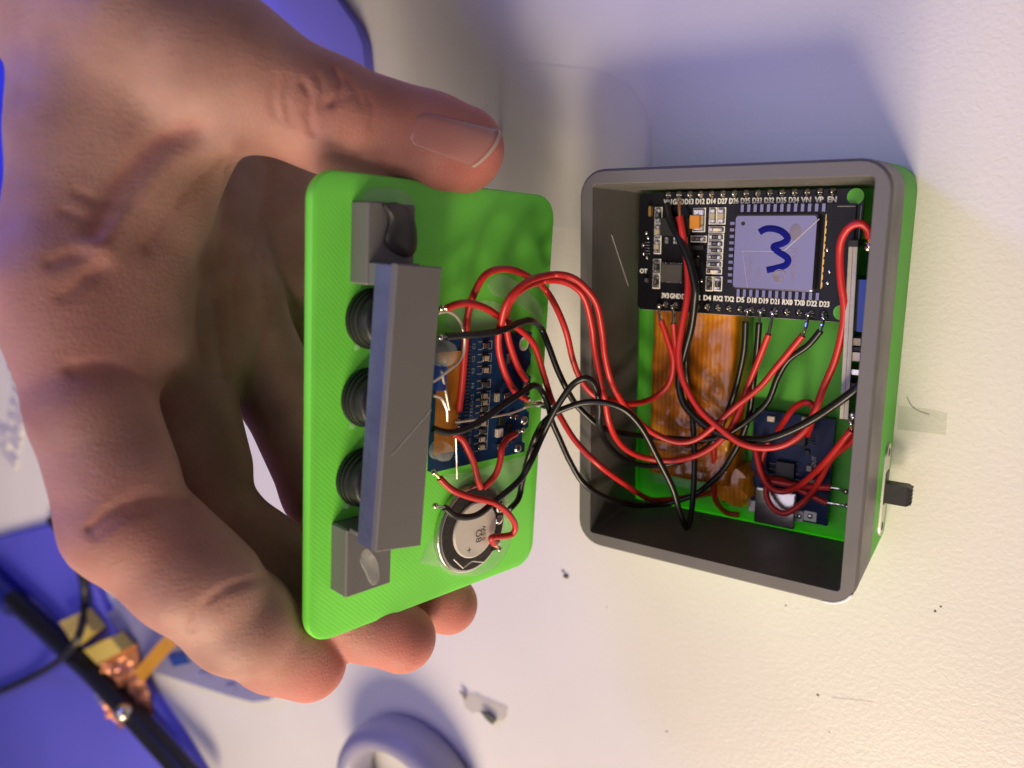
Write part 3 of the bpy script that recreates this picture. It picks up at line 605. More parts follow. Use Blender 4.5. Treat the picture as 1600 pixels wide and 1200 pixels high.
wire('black wire from the lower end of the grey bar across the speaker to pin D18', 'black',
  [(695,793,5.5,L),(715,807,6,L),(745,805,6.5,L),(775,782,7,L),(812,750,7,L),(830,720,8,L),(847,682,13),(865,645,12.5),(885,613,11.5),(900,597,10.5),(917,591,9.5),(930,603,7.5),(937,635,4.5),(937,662,2),(950,695,-4),(975,717,-9),(1007,727,-13.5),(1040,726,-16.4),(1075,716,-17.6),(1110,694,-18),(1135,648,-18),(1150,605,-17),(1162,550,-15),(1165,503,-13.6)], bare0=[(680,790,5,L)], bare1=[(1166,497,-14.2),(1168,486,-15.2)])
wire('black wire with a sharp hairpin bend hanging in front of the dark lower wall', 'black',
  [(797,795,3.2,L),(808,783,2.6,L),(813,770,2.2,L),(816,752,2.6,L),(827,710,5,L),(838,680,8,L),(848,662,10),(868,645,9.6),(900,632,8.8),(925,628,8),(957,632,7),(982,645,5.5),(1005,672,3),(1025,710,0),(1050,760,-4),(1060,793,-6.5),(1069,818,-8.6),(1073,825,-10),(1078,815,-12),(1083,775,-15),(1085,720,-16.6),(1083,665,-17),(1076,610,-16.4),(1072,565,-15),(1078,520,-14),(1084,490,-13.6)], bare0=[(795,800,3,L)], bare1=[(1085,480,-15)])
wire('red wire from the board top edge looping across to the upright green board', 'red',
  [(1062,338,-12.6),(1066,362,-12.4),(1071,390,-12.8),(1074,417,-12.6),(1075,449,-11.8),(1072,475,-11.2),(1065,512,-10.8),(1060,550,-10.6),(1065,587,-10.6),(1080,620,-10.8),(1100,647,-10.6),(1130,673,-10.4),(1157,692,-10.6),(1190,700,-11),(1225,695,-11.6),(1255,675,-12.4),(1272,645,-13),(1287,605,-13),(1305,562,-12),(1317,512,-10.4),(1319,475,-9.4),(1314,440,-8.6),(1312,400,-8),(1315,374,-7.2),(1327,355,-6.4),(1344,349,-6.2),(1356,358,-7),(1358,370,-8.2)], r=.73, bare0=[(1061,328,-13),(1061,312,-14.8)], bare1=[(1358,384,-9.4)], bare='copper')
wire('black wire from the board top edge swinging right to the upright green board', 'black',
  [(1041,318,-14.4),(1046,340,-14),(1052,355,-13.4),(1063,376,-12.2),(1077,409,-11),(1086,449,-10.4),(1085,475,-11.4),(1080,512,-12.6),(1070,550,-13.6),(1061,590,-14),(1064,618,-13.9),(1075,640,-13.6),(1105,667,-13),(1137,682,-12.6),(1167,687,-12.2),(1200,685,-11.4),(1237,672,-10.6),(1275,652,-9.4),(1312,627,-7.6),(1342,604,-6.6),(1352,592,-8)], r=.85)
wire('short red wire from the lower GND pin diving behind the amber battery', 'red',
  [(1052,505,-13.4),(1055,532,-14.4),(1059,557,-15.6),(1066,590,-17.4),(1080,625,-18.4),(1095,655,-18.8),(1112,690,-19),(1116,720,-20.5),(1114,755,-23)], bare0=[(1053,493,-13.8),(1051,480,-15)])
wire('red wire stub curling at the crumpled end of the amber battery', 'red',
  [(1116,745,-21.5),(1115,765,-22.3),(1120,785,-24.5),(1135,801,-26.6),(1155,805,-27.4)])
wire('red wire from the lower end of the upright green board looping round the blue module', 'red',
  [(1330,672,-9.6),(1320,684,-10.6),(1307,701,-12.4),(1287,724,-15),(1262,748,-18),(1240,764,-20),(1218,768,-20.6),(1200,758,-20.4),(1188,735,-20.2),(1181,705,-20.8),(1180,690,-21.6)], bare0=[(1330,660,-9.4)], bare='copper')
wire('dark red wire looping lowest over the silver socket to the switch', 'red',
  [(1345,668,-11),(1330,690,-13.5),(1300,715,-17),(1283,745,-19),(1268,770,-20.4),(1250,789,-20.8),(1227,802,-20.6),(1207,793,-20.4),(1197,770,-21.4),(1204,753,-21.9),(1235,757,-21.9),(1265,760,-20.8),(1298,762,-20)], bare1=[(1312,764,-20),(1322,768,-20.4)])
wire('dark red wire slanting from the blue module down to the lower switch terminal', 'red',
  [(1200,690,-22.6),(1190,720,-22.6),(1195,745,-23.1),(1225,752,-23),(1255,768,-22.2),(1292,786,-21.6)], bare1=[(1308,788,-21.6),(1324,791,-21.8)])
wire('short red hook of wire rising from the blue module', 'red',
  [(1215,672,-23.4),(1224,660,-21),(1237,641,-18.4),(1252,630,-16.6),(1266,630,-16),(1273,641,-17),(1268,660,-19.5),(1262,680,-22.5)])
wire('thick red wire curving over the speaker face, from the bar to the speaker', 'red',
  [(687,747,5,L),(700,760,5.5,L),(712,768,6,L),(737,777,6.8,L),(770,785,7.2,L),(792,800,7,L),(805,820,6.2,L),(801,834,5.2,L),(785,838,4.6,L),(768,840,4.4,L),(772,850,3.6,L)], bare0=[(678,738,4.6,L)], bare1=[(780,858,2.8,L)], bare='copper')
wire('kinked red wire from the orange flex cable down to the speaker edge', 'red',
  [(706,676,4,L),(722,686,4.4,L),(732,704,4.6,L),(740,722,4.4,L),(745,742,4,L),(751,762,3,L)])
wire('red wire from the blue board corner down to the speaker edge', 'red',
  [(806,677,3.4,L),(792,686,4.4,L),(784,700,5,L),(782,718,5,L),(775,740,4.4,L),(764,754,3.6,L),(755,762,3,L)], bare0=[(816,672,3,L)])
def lead(label, route, r=.28):
    pts = crom([pt(p) for p in route],6); g = MB(); g.tube(pts, r, 7); o = thing('bare_lead', label, 'wire', pts[0]); g.build('metal_lead', M['lead'], o, True)
M['lead'] = mat('lead_metal', (.72,.68,.62), .35, .7, nscale=900, nbump=.1)
lead('bare silver lead bowing out beside the upper end of the grey bar', [(684,490,8,L),(700,487,8.4,L),(715,497,8.2,L),(725,520,7.4,L),(725,545,6.8,L),(717,565,6.8,L),(697,582,7,L),(677,597,7,L)])
lead('bare silver lead slanting over the orange flex cable', [(690,580,7,L),(695,605,5,L),(702,640,3,L)])
lead('bare silver lead hooking round the clear lamp at the bar', [(677,618,7,L),(690,623,7,L),(698,640,6.6,L),(699,658,6,L)])
lead('straight bare lead running across the blue board to the twisted joint', [(712,660,4,L),(760,653,4.2,L),(800,645,4.4,L),(830,634,5,L),(850,632,8.6)],.24)
lead('thin vertical bare lead between blue board and speaker', [(712,680,4,L),(713,712,3.4,L),(714,748,2.6,L)],.22)
# soldered splice where the wires meet
sp = thing('wire_splice', 'twisted silver solder joint between lid and box', 'wire', pt((852,632,8.6)))
g = MB(); g.tube(crom([pt(p) for p in ((828,626,6,L),(842,631,8.8),(856,635,8.8),(864,634,8.6))],5),[.3]*4+[.75]*9+[.4]*3,8); g.build('solder_joint', M['solder'], sp, True)

# ------------------------------------------------------------------ the hand
def H(x, y, dpt): return np.array(atd(x,y,dpt))
palm = []; 
def cap(lst, a, b, ra, rb): lst.append((H(*a),H(*b),ra,rb))
# forearm and wrist
cap(palm,(-150,-420,160),(60,-120,142),26,21); cap(palm,(60,-120,142),(150,20,140),21,17); cap(palm,(-40,-420,178),(170,-80,158),22,18); cap(palm,(170,-80,158),(230,60,154),18,14)
# thumb: metacarpal, phalanges, pad
cap(palm,(90,-40,130),(230,60,128),15,13.5); cap(palm,(230,60,128),(345,104,129),13,11.6)
thumb = []
cap(thumb,(330,100,129),(440,150,133),11.6,9.4); cap(thumb,(440,150,133),(512,180,136),9.4,9.5); cap(thumb,(512,180,136),(600,206,141),9.3,8.5); cap(thumb,(600,206,141),(668,222,144.5),8.5,8.5); cap(thumb,(668,222,144.5),(724,231,147.5),8.5,7.7)
cap(thumb,(640,238,146),(715,243,149),6.8,6.6)
# metacarpals
cap(palm,(150,60,131),(136,200,129),13,10.2); cap(palm,(136,200,129),(100,440,127.5),10.2,10.2)
cap(palm,(400,150,172),(470,430,175),10,10)
cap(palm,(190,60,145),(222,470,144),14,10.2); cap(palm,(250,70,158),(345,450,158),13.5,9.8); cap(palm,(300,80,170),(430,430,171),13.5,9.5)
# ball of the thumb, web and the pad under the index
cap(palm,(215,150,132),(170,330,132),12,10); cap(palm,(300,150,133),(225,330,134),8.5,8.2); cap(palm,(225,330,134),(185,430,134),8.2,10); cap(palm,(330,180,137),(250,330,142),6,7)
cap(palm,(185,450,134),(212,530,133.5),9.2,8.6); cap(palm,(150,430,130),(140,520,129),10,9.2)
cap(palm,(300,330,155),(330,560,151),8,7.6)
# fingers: (x, y, depth, radius) at knuckle, middle joint, end joint, tip
fingers = [
 [(97,450,127.5,10.4),(142,640,127,9.0),(198,815,128,9.7),(288,900,130.5,8.7),(374,970,138,8.9),(434,1010,147.5,8.2),(482,1036,153.5,7.3)],
 [(222,475,144,10.2),(276,650,145.5,9.3),(320,800,147.5,9.1),(410,878,150.5,8.5),(505,930,154,8.2),(570,968,158,8.0),(628,997,162,7.0)],
 [(350,455,158,9.6),(436,612,161,8.3),(505,766,165,8.3),(562,838,168,8.0),(618,895,172,7.8),(670,928,175,7.4),(700,944,177.5,6.7)],
 [(430,435,171,9.3),(500,560,174,7.8),(575,680,178,7.4),(620,740,182,7.0),(660,800,186,6.6),(690,830,189,6.0)]]
pads = [[((150,640,126.5),(190,740,127),8.4,8.4),((262,850,130),(335,912,132.5),8.2,8.0),((420,988,146),(460,1018,151.5),7.4,7.3)],[((300,640,146),(325,730,147),8.2,8.0),((400,860,150),(470,905,153),7.8,7.6)],[],[]]
chains = []
for fg in fingers:
    ch = []
    for a,b_ in zip(fg,fg[1:]): ch.append((H(*a[:3]),H(*b_[:3]),a[3],b_[3]))
    for a,b_,ra,rb in pads[len(chains)]: ch.append((H(*a),H(*b_),ra,rb))
    chains.append(ch)
def prim(P, a, b, ra, rb):
    ab = b-a; t = np.clip((P-a)@ab/(ab@ab),0,1); q = P-a-t[:,None]*ab
    return np.sqrt((q*q).sum(1))-(ra+(rb-ra)*t)
def smin(a, b, k): h = np.clip(.5+.5*(b-a)/k,0,1); return b+(a-b)*h-k*h*(1-h)
def hand_sdf(P):
    P = P.astype(np.float32); d_ = None
    def uni(lst, k):
        r = None
        for a,b,ra,rb in lst:
            v = prim(P,a.astype(np.float32),b.astype(np.float32),ra,rb); r = v if r is None else smin(r,v,k)
        return r
    body = uni(palm,6.0); body = smin(body, uni(thumb,3.0), 5.0)
    fg = None
    for ch in chains:
        v = uni(ch,2.2); fg = v if fg is None else smin(fg,v,.9)
    return smin(body,fg,4.5)
def surface_nets(lo, hi, h):
    n = [int(math.ceil((hi[i]-lo[i])/h))+1 for i in range(3)]
    ax = [lo[i]+h*np.arange(n[i]) for i in range(3)]
    F = np.empty(n,np.float32)
    YZ = np.stack(np.meshgrid(ax[1],ax[2],indexing='ij'),-1).reshape(-1,2)
    # coarse pass first, fine values only near the surface
    st = 4
    cx = [ax[i][::st] for i in range(3)]
    G = np.stack(np.meshgrid(*cx,indexing='ij'),-1); Fc = hand_sdf(G.reshape(-1,3)).reshape(G.shape[:3])
    F[:] = np.repeat(np.repeat(np.repeat(Fc,st,0),st,1),st,2)[:n[0],:n[1],:n[2]] if False else 1
    idx = np.minimum((np.arange(n[0])+st//2)//st,Fc.shape[0]-1); idy = np.minimum((np.arange(n[1])+st//2)//st,Fc.shape[1]-1); idz = np.minimum((np.arange(n[2])+st//2)//st,Fc.shape[2]-1)
    F = Fc[np.ix_(idx,idy,idz)].copy()
    near = np.abs(F) < h*st*2.0
    I = np.argwhere(near); P = np.stack([ax[k][I[:,k]] for k in range(3)],1); F[near] = hand_sdf(P)
    s = F < 0
    c = s[:-1,:-1,:-1]; cnt = np.zeros(c.shape,np.int8)
    for dx in (0,1):
        for dy in (0,1):
            for dz in (0,1): cnt += s[dx:n[0]-1+dx,dy:n[1]-1+dy,dz:n[2]-1+dz]
    act = (cnt > 0)&(cnt < 8); cells = np.argwhere(act); vid = -np.ones(act.shape,np.int64); vid[act] = np.arange(len(cells))
    acc = np.zeros((len(cells),3)); num = np.zeros(len(cells))
    cor = [(dx,dy,dz) for dx in (0,1) for dy in (0,1) for dz in (0,1)]
    for a in cor:
        for k in range(3):
            if a[k] == 0:
                b = list(a); b[k] = 1
                fa = F[tuple((cells+a).T)]; fb = F[tuple((cells+b).T)]; m_ = (fa<0)!=(fb<0)
                t = np.where(m_, fa/np.where(m_,fa-fb,1), 0); p = np.tile(np.array(a,float),(len(cells),1)); p[:,k] = t
                acc[m_] += p[m_]; num[m_] += 1
    V = np.array(lo)+h*(cells+acc/num[:,None]); faces = []
    for k in range(3):
        u,v = (k+1)%3,(k+2)%3
        sl0 = [slice(1,-1)]*3; sl0[k] = slice(0,-1); sl1 = list(sl0); sl1[k] = slice(1,None)
        A = s[tuple(sl0)]; B = s[tuple(sl1)]
        E_ = np.argwhere(A != B); off = np.array([1,1,1]); off[k] = 0; E_ = E_+off
        eu = np.zeros(3,int); eu[u] = 1; ev = np.zeros(3,int); ev[v] = 1
        g = lambda q: vid[tuple(q.T)]
        q = np.stack([g(E_-eu-ev),g(E_-ev),g(E_),g(E_-eu)],1); ins = s[tuple(E_.T)]
        q[~ins] = q[~ins][:,::-1]; faces.append(q)
    return V, np.concatenate(faces)
allp = palm+thumb+[p for c in chains for p in c]
keep = [p for p in allp]
lo = np.min([np.minimum(p[0]-p[2],p[1]-p[3]) for p in keep],0)-4; hi = np.max([np.maximum(p[0]+p[2],p[1]+p[3]) for p in keep],0)+4
HV, HF = surface_nets(lo, hi, .66)
def hgrad(P, e=.25):
    g = np.stack([hand_sdf(P+np.eye(3)[k]*e)-hand_sdf(P-np.eye(3)[k]*e) for k in range(3)],1); return g/(np.linalg.norm(g,axis=1,keepdims=True)+1e-9)
for _ in range(2):
    HV = HV-hgrad(HV)*hand_sdf(HV)[:,None]*.9
def cast(xs_):
    D = np.array([ray(x,y) for x,y in xs_]); D /= np.linalg.norm(D,axis=1,keepdims=True); t = np.full(len(xs_),60.0)
    for _ in range(90): t += np.clip(hand_sdf(CC+D*t[:,None]),-2,30)*.8
    return CC+D*t[:,None]
HN = hgrad(HV)
# creases and folds of the skin: routes over the surface, depth and width
creases = [
 ([(473,130),(484,150),(482,180),(488,208)],.5,.6),([(520,105),(530,126),(528,148),(518,162)],.6,.6),([(452,122),(447,150),(453,190)],.28,.6),([(540,122),(556,142),(566,165)],.3,.55),([(500,168),(522,158),(552,148)],.2,.5),([(497,118),(503,140),(500,160)],.3,.5),([(430,120),(426,150),(432,185)],.3,.6),([(575,150),(583,172),(580,195)],.3,.5),
 ([(300,203),(265,212),(230,238),(195,280),(165,325),(148,362)],1.0,1.7),([(358,224),(300,234),(262,254),(222,300),(185,348),(160,384)],-1.5,2.8),
 ([(345,250),(300,290),(260,340),(230,385)],.4,1.0),([(150,395),(110,400),(80,410)],.45,1.0),([(160,420),(130,440),(100,460)],.35,1.1),([(215,300),(180,370),(140,430)],.25,1.0),([(120,300),(160,315),(200,318)],.35,.7),([(100,330),(140,345),(175,345)],.3,.7),
 ([(312,455),(308,500),(315,560)],.4,1.0),([(336,470),(345,540),(352,590)],.5,1.1),([(372,400),(368,470),(372,520)],.5,1.1),([(410,400),(415,490),(400,560)],.5,1.3),([(360,260),(352,330),(345,400)],.45,1.2),([(420,270),(405,340),(395,400)],.45,1.2),
 ([(110,575),(160,570),(205,583),(245,608)],.5,.9),([(118,588),(160,582),(200,592)],.25,.7),
 ([(140,826),(165,806),(205,788),(250,778),(290,782)],.6,.75),([(150,838),(180,815),(215,800),(250,792)],.3,.6),([(165,800),(200,778),(240,768)],.2,.6),
 ([(298,985),(315,950),(345,925),(375,912),(412,903)],.42,.75),([(312,985),(325,960),(350,940)],.1,.6)]
cr_t = np.zeros(len(HV))
for pl,dep,wid in creases:
    P = cast([tuple(p[:2]) for p in crom([(x,y,0) for x,y in pl],6)])
    lo_ = P.min(0)-4*wid; hi_ = P.max(0)+4*wid; sel = np.where(((HV>lo_)&(HV<hi_)).all(1))[0]
    if len(sel) == 0: continue
    dm = np.min(np.linalg.norm(HV[sel][:,None]-P[None],axis=2),1)
    HV[sel] -= HN[sel]*(dep*np.exp(-(dm/wid)**2))[:,None]
    if dep > 0: cr_t[sel] = np.maximum(cr_t[sel], min(1,dep)*np.exp(-(dm/(wid*.8))**2))
# flush of the finger ends
tips = [H(724,231,147.5)]+[H(*fg[-1][:3]) for fg in fingers]
fl = np.max([np.exp(-(np.linalg.norm(HV-t,axis=1)/15)**2) for t in tips],0)
kn = [H(97,450,127.5),H(203,815,128),H(150,560,128),H(512,180,136),H(338,800,147)]
fl = np.clip(fl+.35*cr_t+.5*np.max([np.exp(-(np.linalg.norm(HV-t,axis=1)/14)**2) for t in kn],0),0,1)
me = bpy.data.meshes.new('hand'); hb = H(100,-200,150)
me.from_pydata([tuple(W(v)-W(hb)) for v in HV],[],[tuple(int(i) for i in f) for f in HF]); me.polygons.foreach_set('use_smooth',[True]*len(me.polygons))
at = me.attributes.new('flush','FLOAT','POINT'); at.data.foreach_set('value', fl.astype(np.float32))
def skin():
    m, nt, b = new_mat('skin'); N = nt.nodes; L_ = nt.links
    tc = N.new('ShaderNodeTexCoord'); a = N.new('ShaderNodeAttribute'); a.attribute_name = 'flush'
    n1 = N.new('ShaderNodeTexNoise'); n1.inputs['Scale'].default_value = 90; n1.inputs['Detail'].default_value = 6; L_.new(tc.outputs['Object'], n1.inputs['Vector'])
    cr = N.new('ShaderNodeValToRGB'); e = cr.color_ramp.elements; e[0].position = .3; e[0].color = (.335,.183,.156,1); e[1].position = .72; e[1].color = (.475,.283,.243,1); L_.new(n1.outputs['Fac'], cr.inputs[0])
    mx = N.new('ShaderNodeMix'); mx.data_type = 'RGBA'; mx.inputs[7].default_value = (.52,.15,.13,1); L_.new(cr.outputs[0], mx.inputs[6])
    mm = N.new('ShaderNodeMath'); mm.operation = 'MULTIPLY'; mm.inputs[1].default_value = .9; L_.new(a.outputs['Fac'], mm.inputs[0]); L_.new(mm.outputs[0], mx.inputs[0]); L_.new(mx.outputs[2], b.inputs['Base Color'])
    b.inputs['Subsurface Weight'].default_value = 1.0; b.inputs['Subsurface Radius'].default_value = (1,.28,.13); b.inputs['Subsurface Scale'].default_value = .0014
    b.inputs['Roughness'].default_value = .56; b.inputs['Specular IOR Level'].default_value = .35
    vo = N.new('ShaderNodeTexVoronoi'); vo.feature = 'DISTANCE_TO_EDGE'; vo.inputs['Scale'].default_value = 1150; L_.new(tc.outputs['Object'], vo.inputs['Vector'])
    mp = N.new('ShaderNodeMapping'); mp.inputs['Scale'].default_value = (400,1500,700); L_.new(tc.outputs['Object'], mp.inputs[0])
    n3 = N.new('ShaderNodeTexNoise'); n3.inputs['Scale'].default_value = 1; n3.inputs['Detail'].default_value = 4; L_.new(mp.outputs[0], n3.inputs['Vector'])
    ad = N.new('ShaderNodeMath'); ad.operation = 'ADD'; L_.new(vo.outputs['Distance'], ad.inputs[0]); L_.new(n3.outputs['Fac'], ad.inputs[1])
    bp = N.new('ShaderNodeBump'); bp.inputs['Strength'].default_value = .33; bp.inputs['Distance'].default_value = .00035; L_.new(ad.outputs[0], bp.inputs['Height'])
    b2 = N.new('ShaderNodeBump'); b2.inputs['Strength'].default_value = .15; b2.inputs['Distance'].default_value = .0015; L_.new(n1.outputs['Fac'], b2.inputs['Height']); L_.new(bp.outputs[0], b2.inputs['Normal']); L_.new(b2.outputs[0], b.inputs['Normal'])
    return m
M['skin'] = skin(); me.materials.append(M['skin'])
hand = bpy.data.objects.new('hand', me); col.objects.link(hand); hand.location = W(hb); OFF[hand.name] = W(hb)
tag(hand, 'right hand with curled fingers gripping the green lid by its edges', 'hand')
# nails
M['nail'] = mat('nail', (.40,.18,.17), .24, sss=.6, nscale=400, nbump=.04, ncol=.08, coat=.3)
M['nail_edge'] = mat('nail_edge', (.46,.33,.29), .3)
def nail_patch(base, tip, w0, w1, u0, u1, lift, mt, name, nu=14, nv=12, skew=0.0):
    # a curved plate laid on the finger surface: base and tip are the ends of its middle line, w the half widths
    base = np.array(base,float); tip = np.array(tip,float); ax_ = tip-base; nrm_ = np.array((-ax_[1],ax_[0]))/np.linalg.norm(ax_); P = []; ed = []
    for i in range(nu+1):
        u = u0+(u1-u0)*i/nu
        hw = (w0+(w1-w0)*u)*(min(1,max(0,1-((.16-u)/.16)**2))**.5*.35+.65 if u < .16 else 1)
        hw = max(hw,.12*w0)
        for j in range(nv+1):
            v = 2*j/nv-1; bow = -.10*(v*v)*max(0,u-.4)
            P.append(tuple(base+ax_*(u+bow+skew*v*u)+nrm_*hw*v)); ed.append(min(1,(1-abs(v))*4)*min(1,.15+max(0,u)*6))
    W3 = cast(P); Nn = hgrad(W3); g = MB(); K = nv+1; Nt = len(W3)
    topv = W3+Nn*(.03+lift*np.array(ed))[:,None]; botv = W3-Nn*.6; fs = []
    for i in range(nu):
        for j in range(nv):
            a = i*K+j; fs.append((a,a+1,a+K+1,a+K)); fs.append((Nt+a,Nt+a+K,Nt+a+K+1,Nt+a+1))
    bd = [i*K for i in range(nu+1)]+[nu*K+j for j in range(1,nv+1)]+[i*K+nv for i in range(nu-1,-1,-1)]+[j for j in range(nv-1,0,-1)]
    for a,b_ in zip(bd,bd[1:]+bd[:1]): fs.append((a,b_,Nt+b_,Nt+a))
    g.add(list(topv)+list(botv),fs); return g.build(name, M[mt], hand, True, angle=180)
nail_patch((646,199),(770,235),28,34,0,.955,.16,'nail','thumbnail',skew=-.10)
nail_patch((646,199),(770,235),28,34,.955,1.0,.2,'nail_edge','nail_tip',nu=4,skew=-.10)

# ------------------------------------------------------------------ things lying about on the desk
def flat(name, label, cat, px, h, mt, z0=DESK, rd=0, group=None, bev=.25):
    # a slab standing on the desk whose top outline runs through the given points
    P = [atz(x,y,z0+h)[:2] for x,y in px]; c = np.mean(P,0); g = MB()
    area_ = sum(P[i][0]*P[(i+1)%len(P)][1]-P[(i+1)%len(P)][0]*P[i][1] for i in range(len(P)))
    if area_ < 0: P = P[::-1]
    if rd: P = [p[:2] for p in crom([(p[0],p[1],0) for p in P]+[(P[0][0],P[0][1],0)],5)[:-1]]
    sh_ = lambda e: [(c[0]+(p[0]-c[0])*(1-e), c[1]+(p[1]-c[1])*(1-e)) for p in P]
    g.loft([[(p[0],p[1],z0+.02) for p in P],[(p[0],p[1],z0+h*(1-bev)) for p in P],[(*p,z0+h) for p in sh_(.015)]])
    o = thing(name, label, cat, (c[0],c[1],z0), group); g.build('body', mt, o, True, angle=35); return o
M['blue_pl'] = mat('blue_plastic', (.12,.12,.66), .45, nscale=60, ncol=.2)
M['mat_white'] = mat('mat_white', (.78,.75,.70), .5, nscale=200, nbump=.05, ncol=.05)
M['lilac_clear'] = mat('lilac_clear', (.42,.42,.66), .25, trans=.45, ior=1.2, nscale=120, nbump=.3, ncol=.2)
M['dark_rod'] = mat('dark_rod', (.012,.012,.014), .4, nscale=200, nbump=.1, ncol=.3)
M['amber'] = mat('amber_ribbon', (.62,.30,.03), .3, nscale=300, ncol=.15)
M['copperish'] = mat('copper_foil', (.50,.19,.10), .35, .45, nscale=220, nbump=1.0, ncol=.7, var=(.62,.25,.13))
M['yellow'] = mat('yellow_tape', (.66,.50,.10), .5, nscale=200, nbump=.3, ncol=.2)
M['ring'] = mat('lilac_ring', (.30,.29,.40), .4, nscale=80, ncol=.1)
M['grey_in'] = mat('ring_core', (.38,.36,.36), .5, nscale=80, ncol=.1)
M['clear'] = mat('clear_tape', (.80,.86,.78), .2, alpha=.3, nscale=150, nbump=.4)
wm = flat('silicone_mat', 'thick white mat with phone name embossed, behind the knuckles', 'mat', [(-260,300),(170,420),(165,795),(85,816),(0,838),(-260,905)], 2.0, M['mat_white'])
vs, fs = text_geo('iPhone5', 15, .5, .25); a = atz(14,716,DESK+2); c = atz(36,592,DESK+2); ang = math.atan2(c[1]-a[1],c[0]-a[0]); mid = (a+c)/2
ln = np.linalg.norm(c-a); wd_ = max(v[0] for v in vs)-min(v[0] for v in vs); k_ = ln/wd_; g = MB()
g.add([(mid[0]+k_*(v[0]*math.cos(ang)-1.6*v[1]*math.sin(ang)),mid[1]+k_*(v[0]*math.sin(ang)+1.6*v[1]*math.cos(ang)),DESK+2.4+v[2]*2.6) for v in vs],fs); g.build('embossed_lettering', M['mat_white'], wm)
g = MB(); e0 = [atz(x,y,DESK+2.6) for x,y in ((20,590),(23,563),(34,560),(42,575),(40,584),(22,586))]; g.tube(e0,.9,6); g.build('embossed_symbol', M['mat_white'], wm, True)
flat('storage_case', 'blue plastic case with cable and dark rod lying on it', 'case', [(-200,900),(0,838),(84,817),(112,850),(140,905),(170,975),(215,1060),(300,1190),(420,1400),(-200,1400)], 5.0, M['blue_pl'])
flat('blue_cloth', 'deep blue cloth edge beyond the back of the hand', 'cloth', [(-260,40),(120,40),(120,300),(30,372),(-260,395)], 3.0, mat('blue_cloth',(.03,.05,.80),.8,nscale=500,nbump=.5,ncol=.3))
flat('blue_pouch', 'flat lilac blue pouch with rounded corner behind the thumb', 'pouch', [(300,-160),(430,-90),(520,-10),(556,40),(568,70),(572,112),(500,125),(400,90),(300,20)], 3.5, mat('pouch_blue',(.20,.19,.95),.5,nscale=200,nbump=.1,ncol=.1))
o = thing('dark_rod', 'thick black rod lying diagonally across the blue case', 'rod', (*atz(150,1070,DESK+5)[:2],DESK+5))
g = MB(); za = DESK+12; g.tube([atz(20,935,za),atz(150,1055,za),atz(215,1125,za),atz(320,1240,za)],5.2,16); g.build('shaft', M['dark_rod'], o, True, angle=50)
g = MB(); g.tube([atz(-30,895,za),atz(25,945,za)],[7.5,6.5],14); g.build('grip', mat('rod_grip',(.02,.03,.22),.35), o, True, angle=50)
o = thing('power_cable', 'thin black cable curling over the blue case', 'cable', atz(80,815,DESK+6))
g = MB(); g.tube(crom([atz(x,y,z) for x,y,z in ((78,812,DESK+3.2),(100,838,DESK+7),(120,875,DESK+8),(131,915,DESK+8),(131,955,DESK+9),(122,995,DESK+20),(100,1025,DESK+20.5),(60,1052,DESK+9),(0,1080,DESK+8),(-60,1100,DESK+7.5))],6),1.9,8); g.build('cable_sleeve', M['dark_rod'], o, True)
o = thing('copper_bundle', 'crumpled copper coloured foil bundle with yellow tape beside the blue case', 'foil', atz(190,1070,DESK+6))
zz = DESK+5.3
def crumple(q, nu, nv, hmax, mt, name, seed):
    g = MB(); vs = []
    for i in range(nu+1):
        for j in range(nv+1):
            u,v = i/nu,j/nv; p = (1-u)*(1-v)*np.array(q[0])+u*(1-v)*np.array(q[1])+u*v*np.array(q[2])+(1-u)*v*np.array(q[3]); p = atz(p[0],p[1],zz)
            k = mnoise.noise((p[0]*.16+seed,p[1]*.16,seed*1.7)); k2 = abs(mnoise.noise((p[0]*.33,p[1]*.28+seed,2.2)))
            rim = min(1,min(u,1-u)*5)*min(1,min(v,1-v)*5)
            vs.append((p[0]+2.2*k2-.8,p[1]+2.0*k,zz+.05+rim*(hmax*.45+hmax*.55*k+hmax*.6*k2)))
    K = nv+1; fs = [(i*K+j,i*K+j+1,(i+1)*K+j+1,(i+1)*K+j) for i in range(nu) for j in range(nv)]
    bd = [i*K for i in range(nu+1)]+[nu*K+j for j in range(1,nv+1)]+[i*K+nv for i in range(nu-1,-1,-1)]+[j for j in range(nv-1,0,-1)]
    g.add(vs,fs+[tuple(bd)]); return g.build(name, mt, o, True, angle=50)
crumple([(152,1000),(212,1004),(243,1118),(186,1142)],26,40,9,M['copperish'],'foil_folds',3.3)
crumple([(126,1020),(160,1006),(196,1120),(168,1112)],14,30,6,M['lilac_clear'],'film_wrap',8.1)
for q in ([(92,972),(122,958),(146,988),(118,1012)],[(130,1016),(172,996),(190,1018),(152,1038)]):
    P = [atz(x,y,zz+7) for x,y in q]; g = MB(); g.loft([[(p[0],p[1],p[2]-6.5) for p in P][::-1],[tuple(p) for p in P][::-1]]); g.build('tape_block', M['yellow'], o)
g = MB(); g.sphere(tuple(atz(193,1113,zz+11)),4.2,(1,1,1),12); g.build('solder_bead', M['solder'], o, True)
o = thing('phone_cover', 'clear lilac phone cover lying behind the index finger', 'phone cover', (*atz(310,1020,DESK)[:2],DESK))
def flat_in(px, h, mt, name, z0):
    P = [atz(x,y,z0+h)[:2] for x,y in px]
    if sum(P[i][0]*P[(i+1)%len(P)][1]-P[(i+1)%len(P)][0]*P[i][1] for i in range(len(P))) < 0: P = P[::-1]
    g = MB(); g.loft([[(p[0],p[1],z0) for p in P],[(p[0],p[1],z0+h) for p in P]]); return g.build(name, mt, o)
flat_in([(165,960),(210,930),(330,960),(425,1068),(430,1082),(420,1094),(395,1097),(360,1088),(240,1050),(215,1030)],4.0,M['lilac_clear'],'shell',DESK+.05)
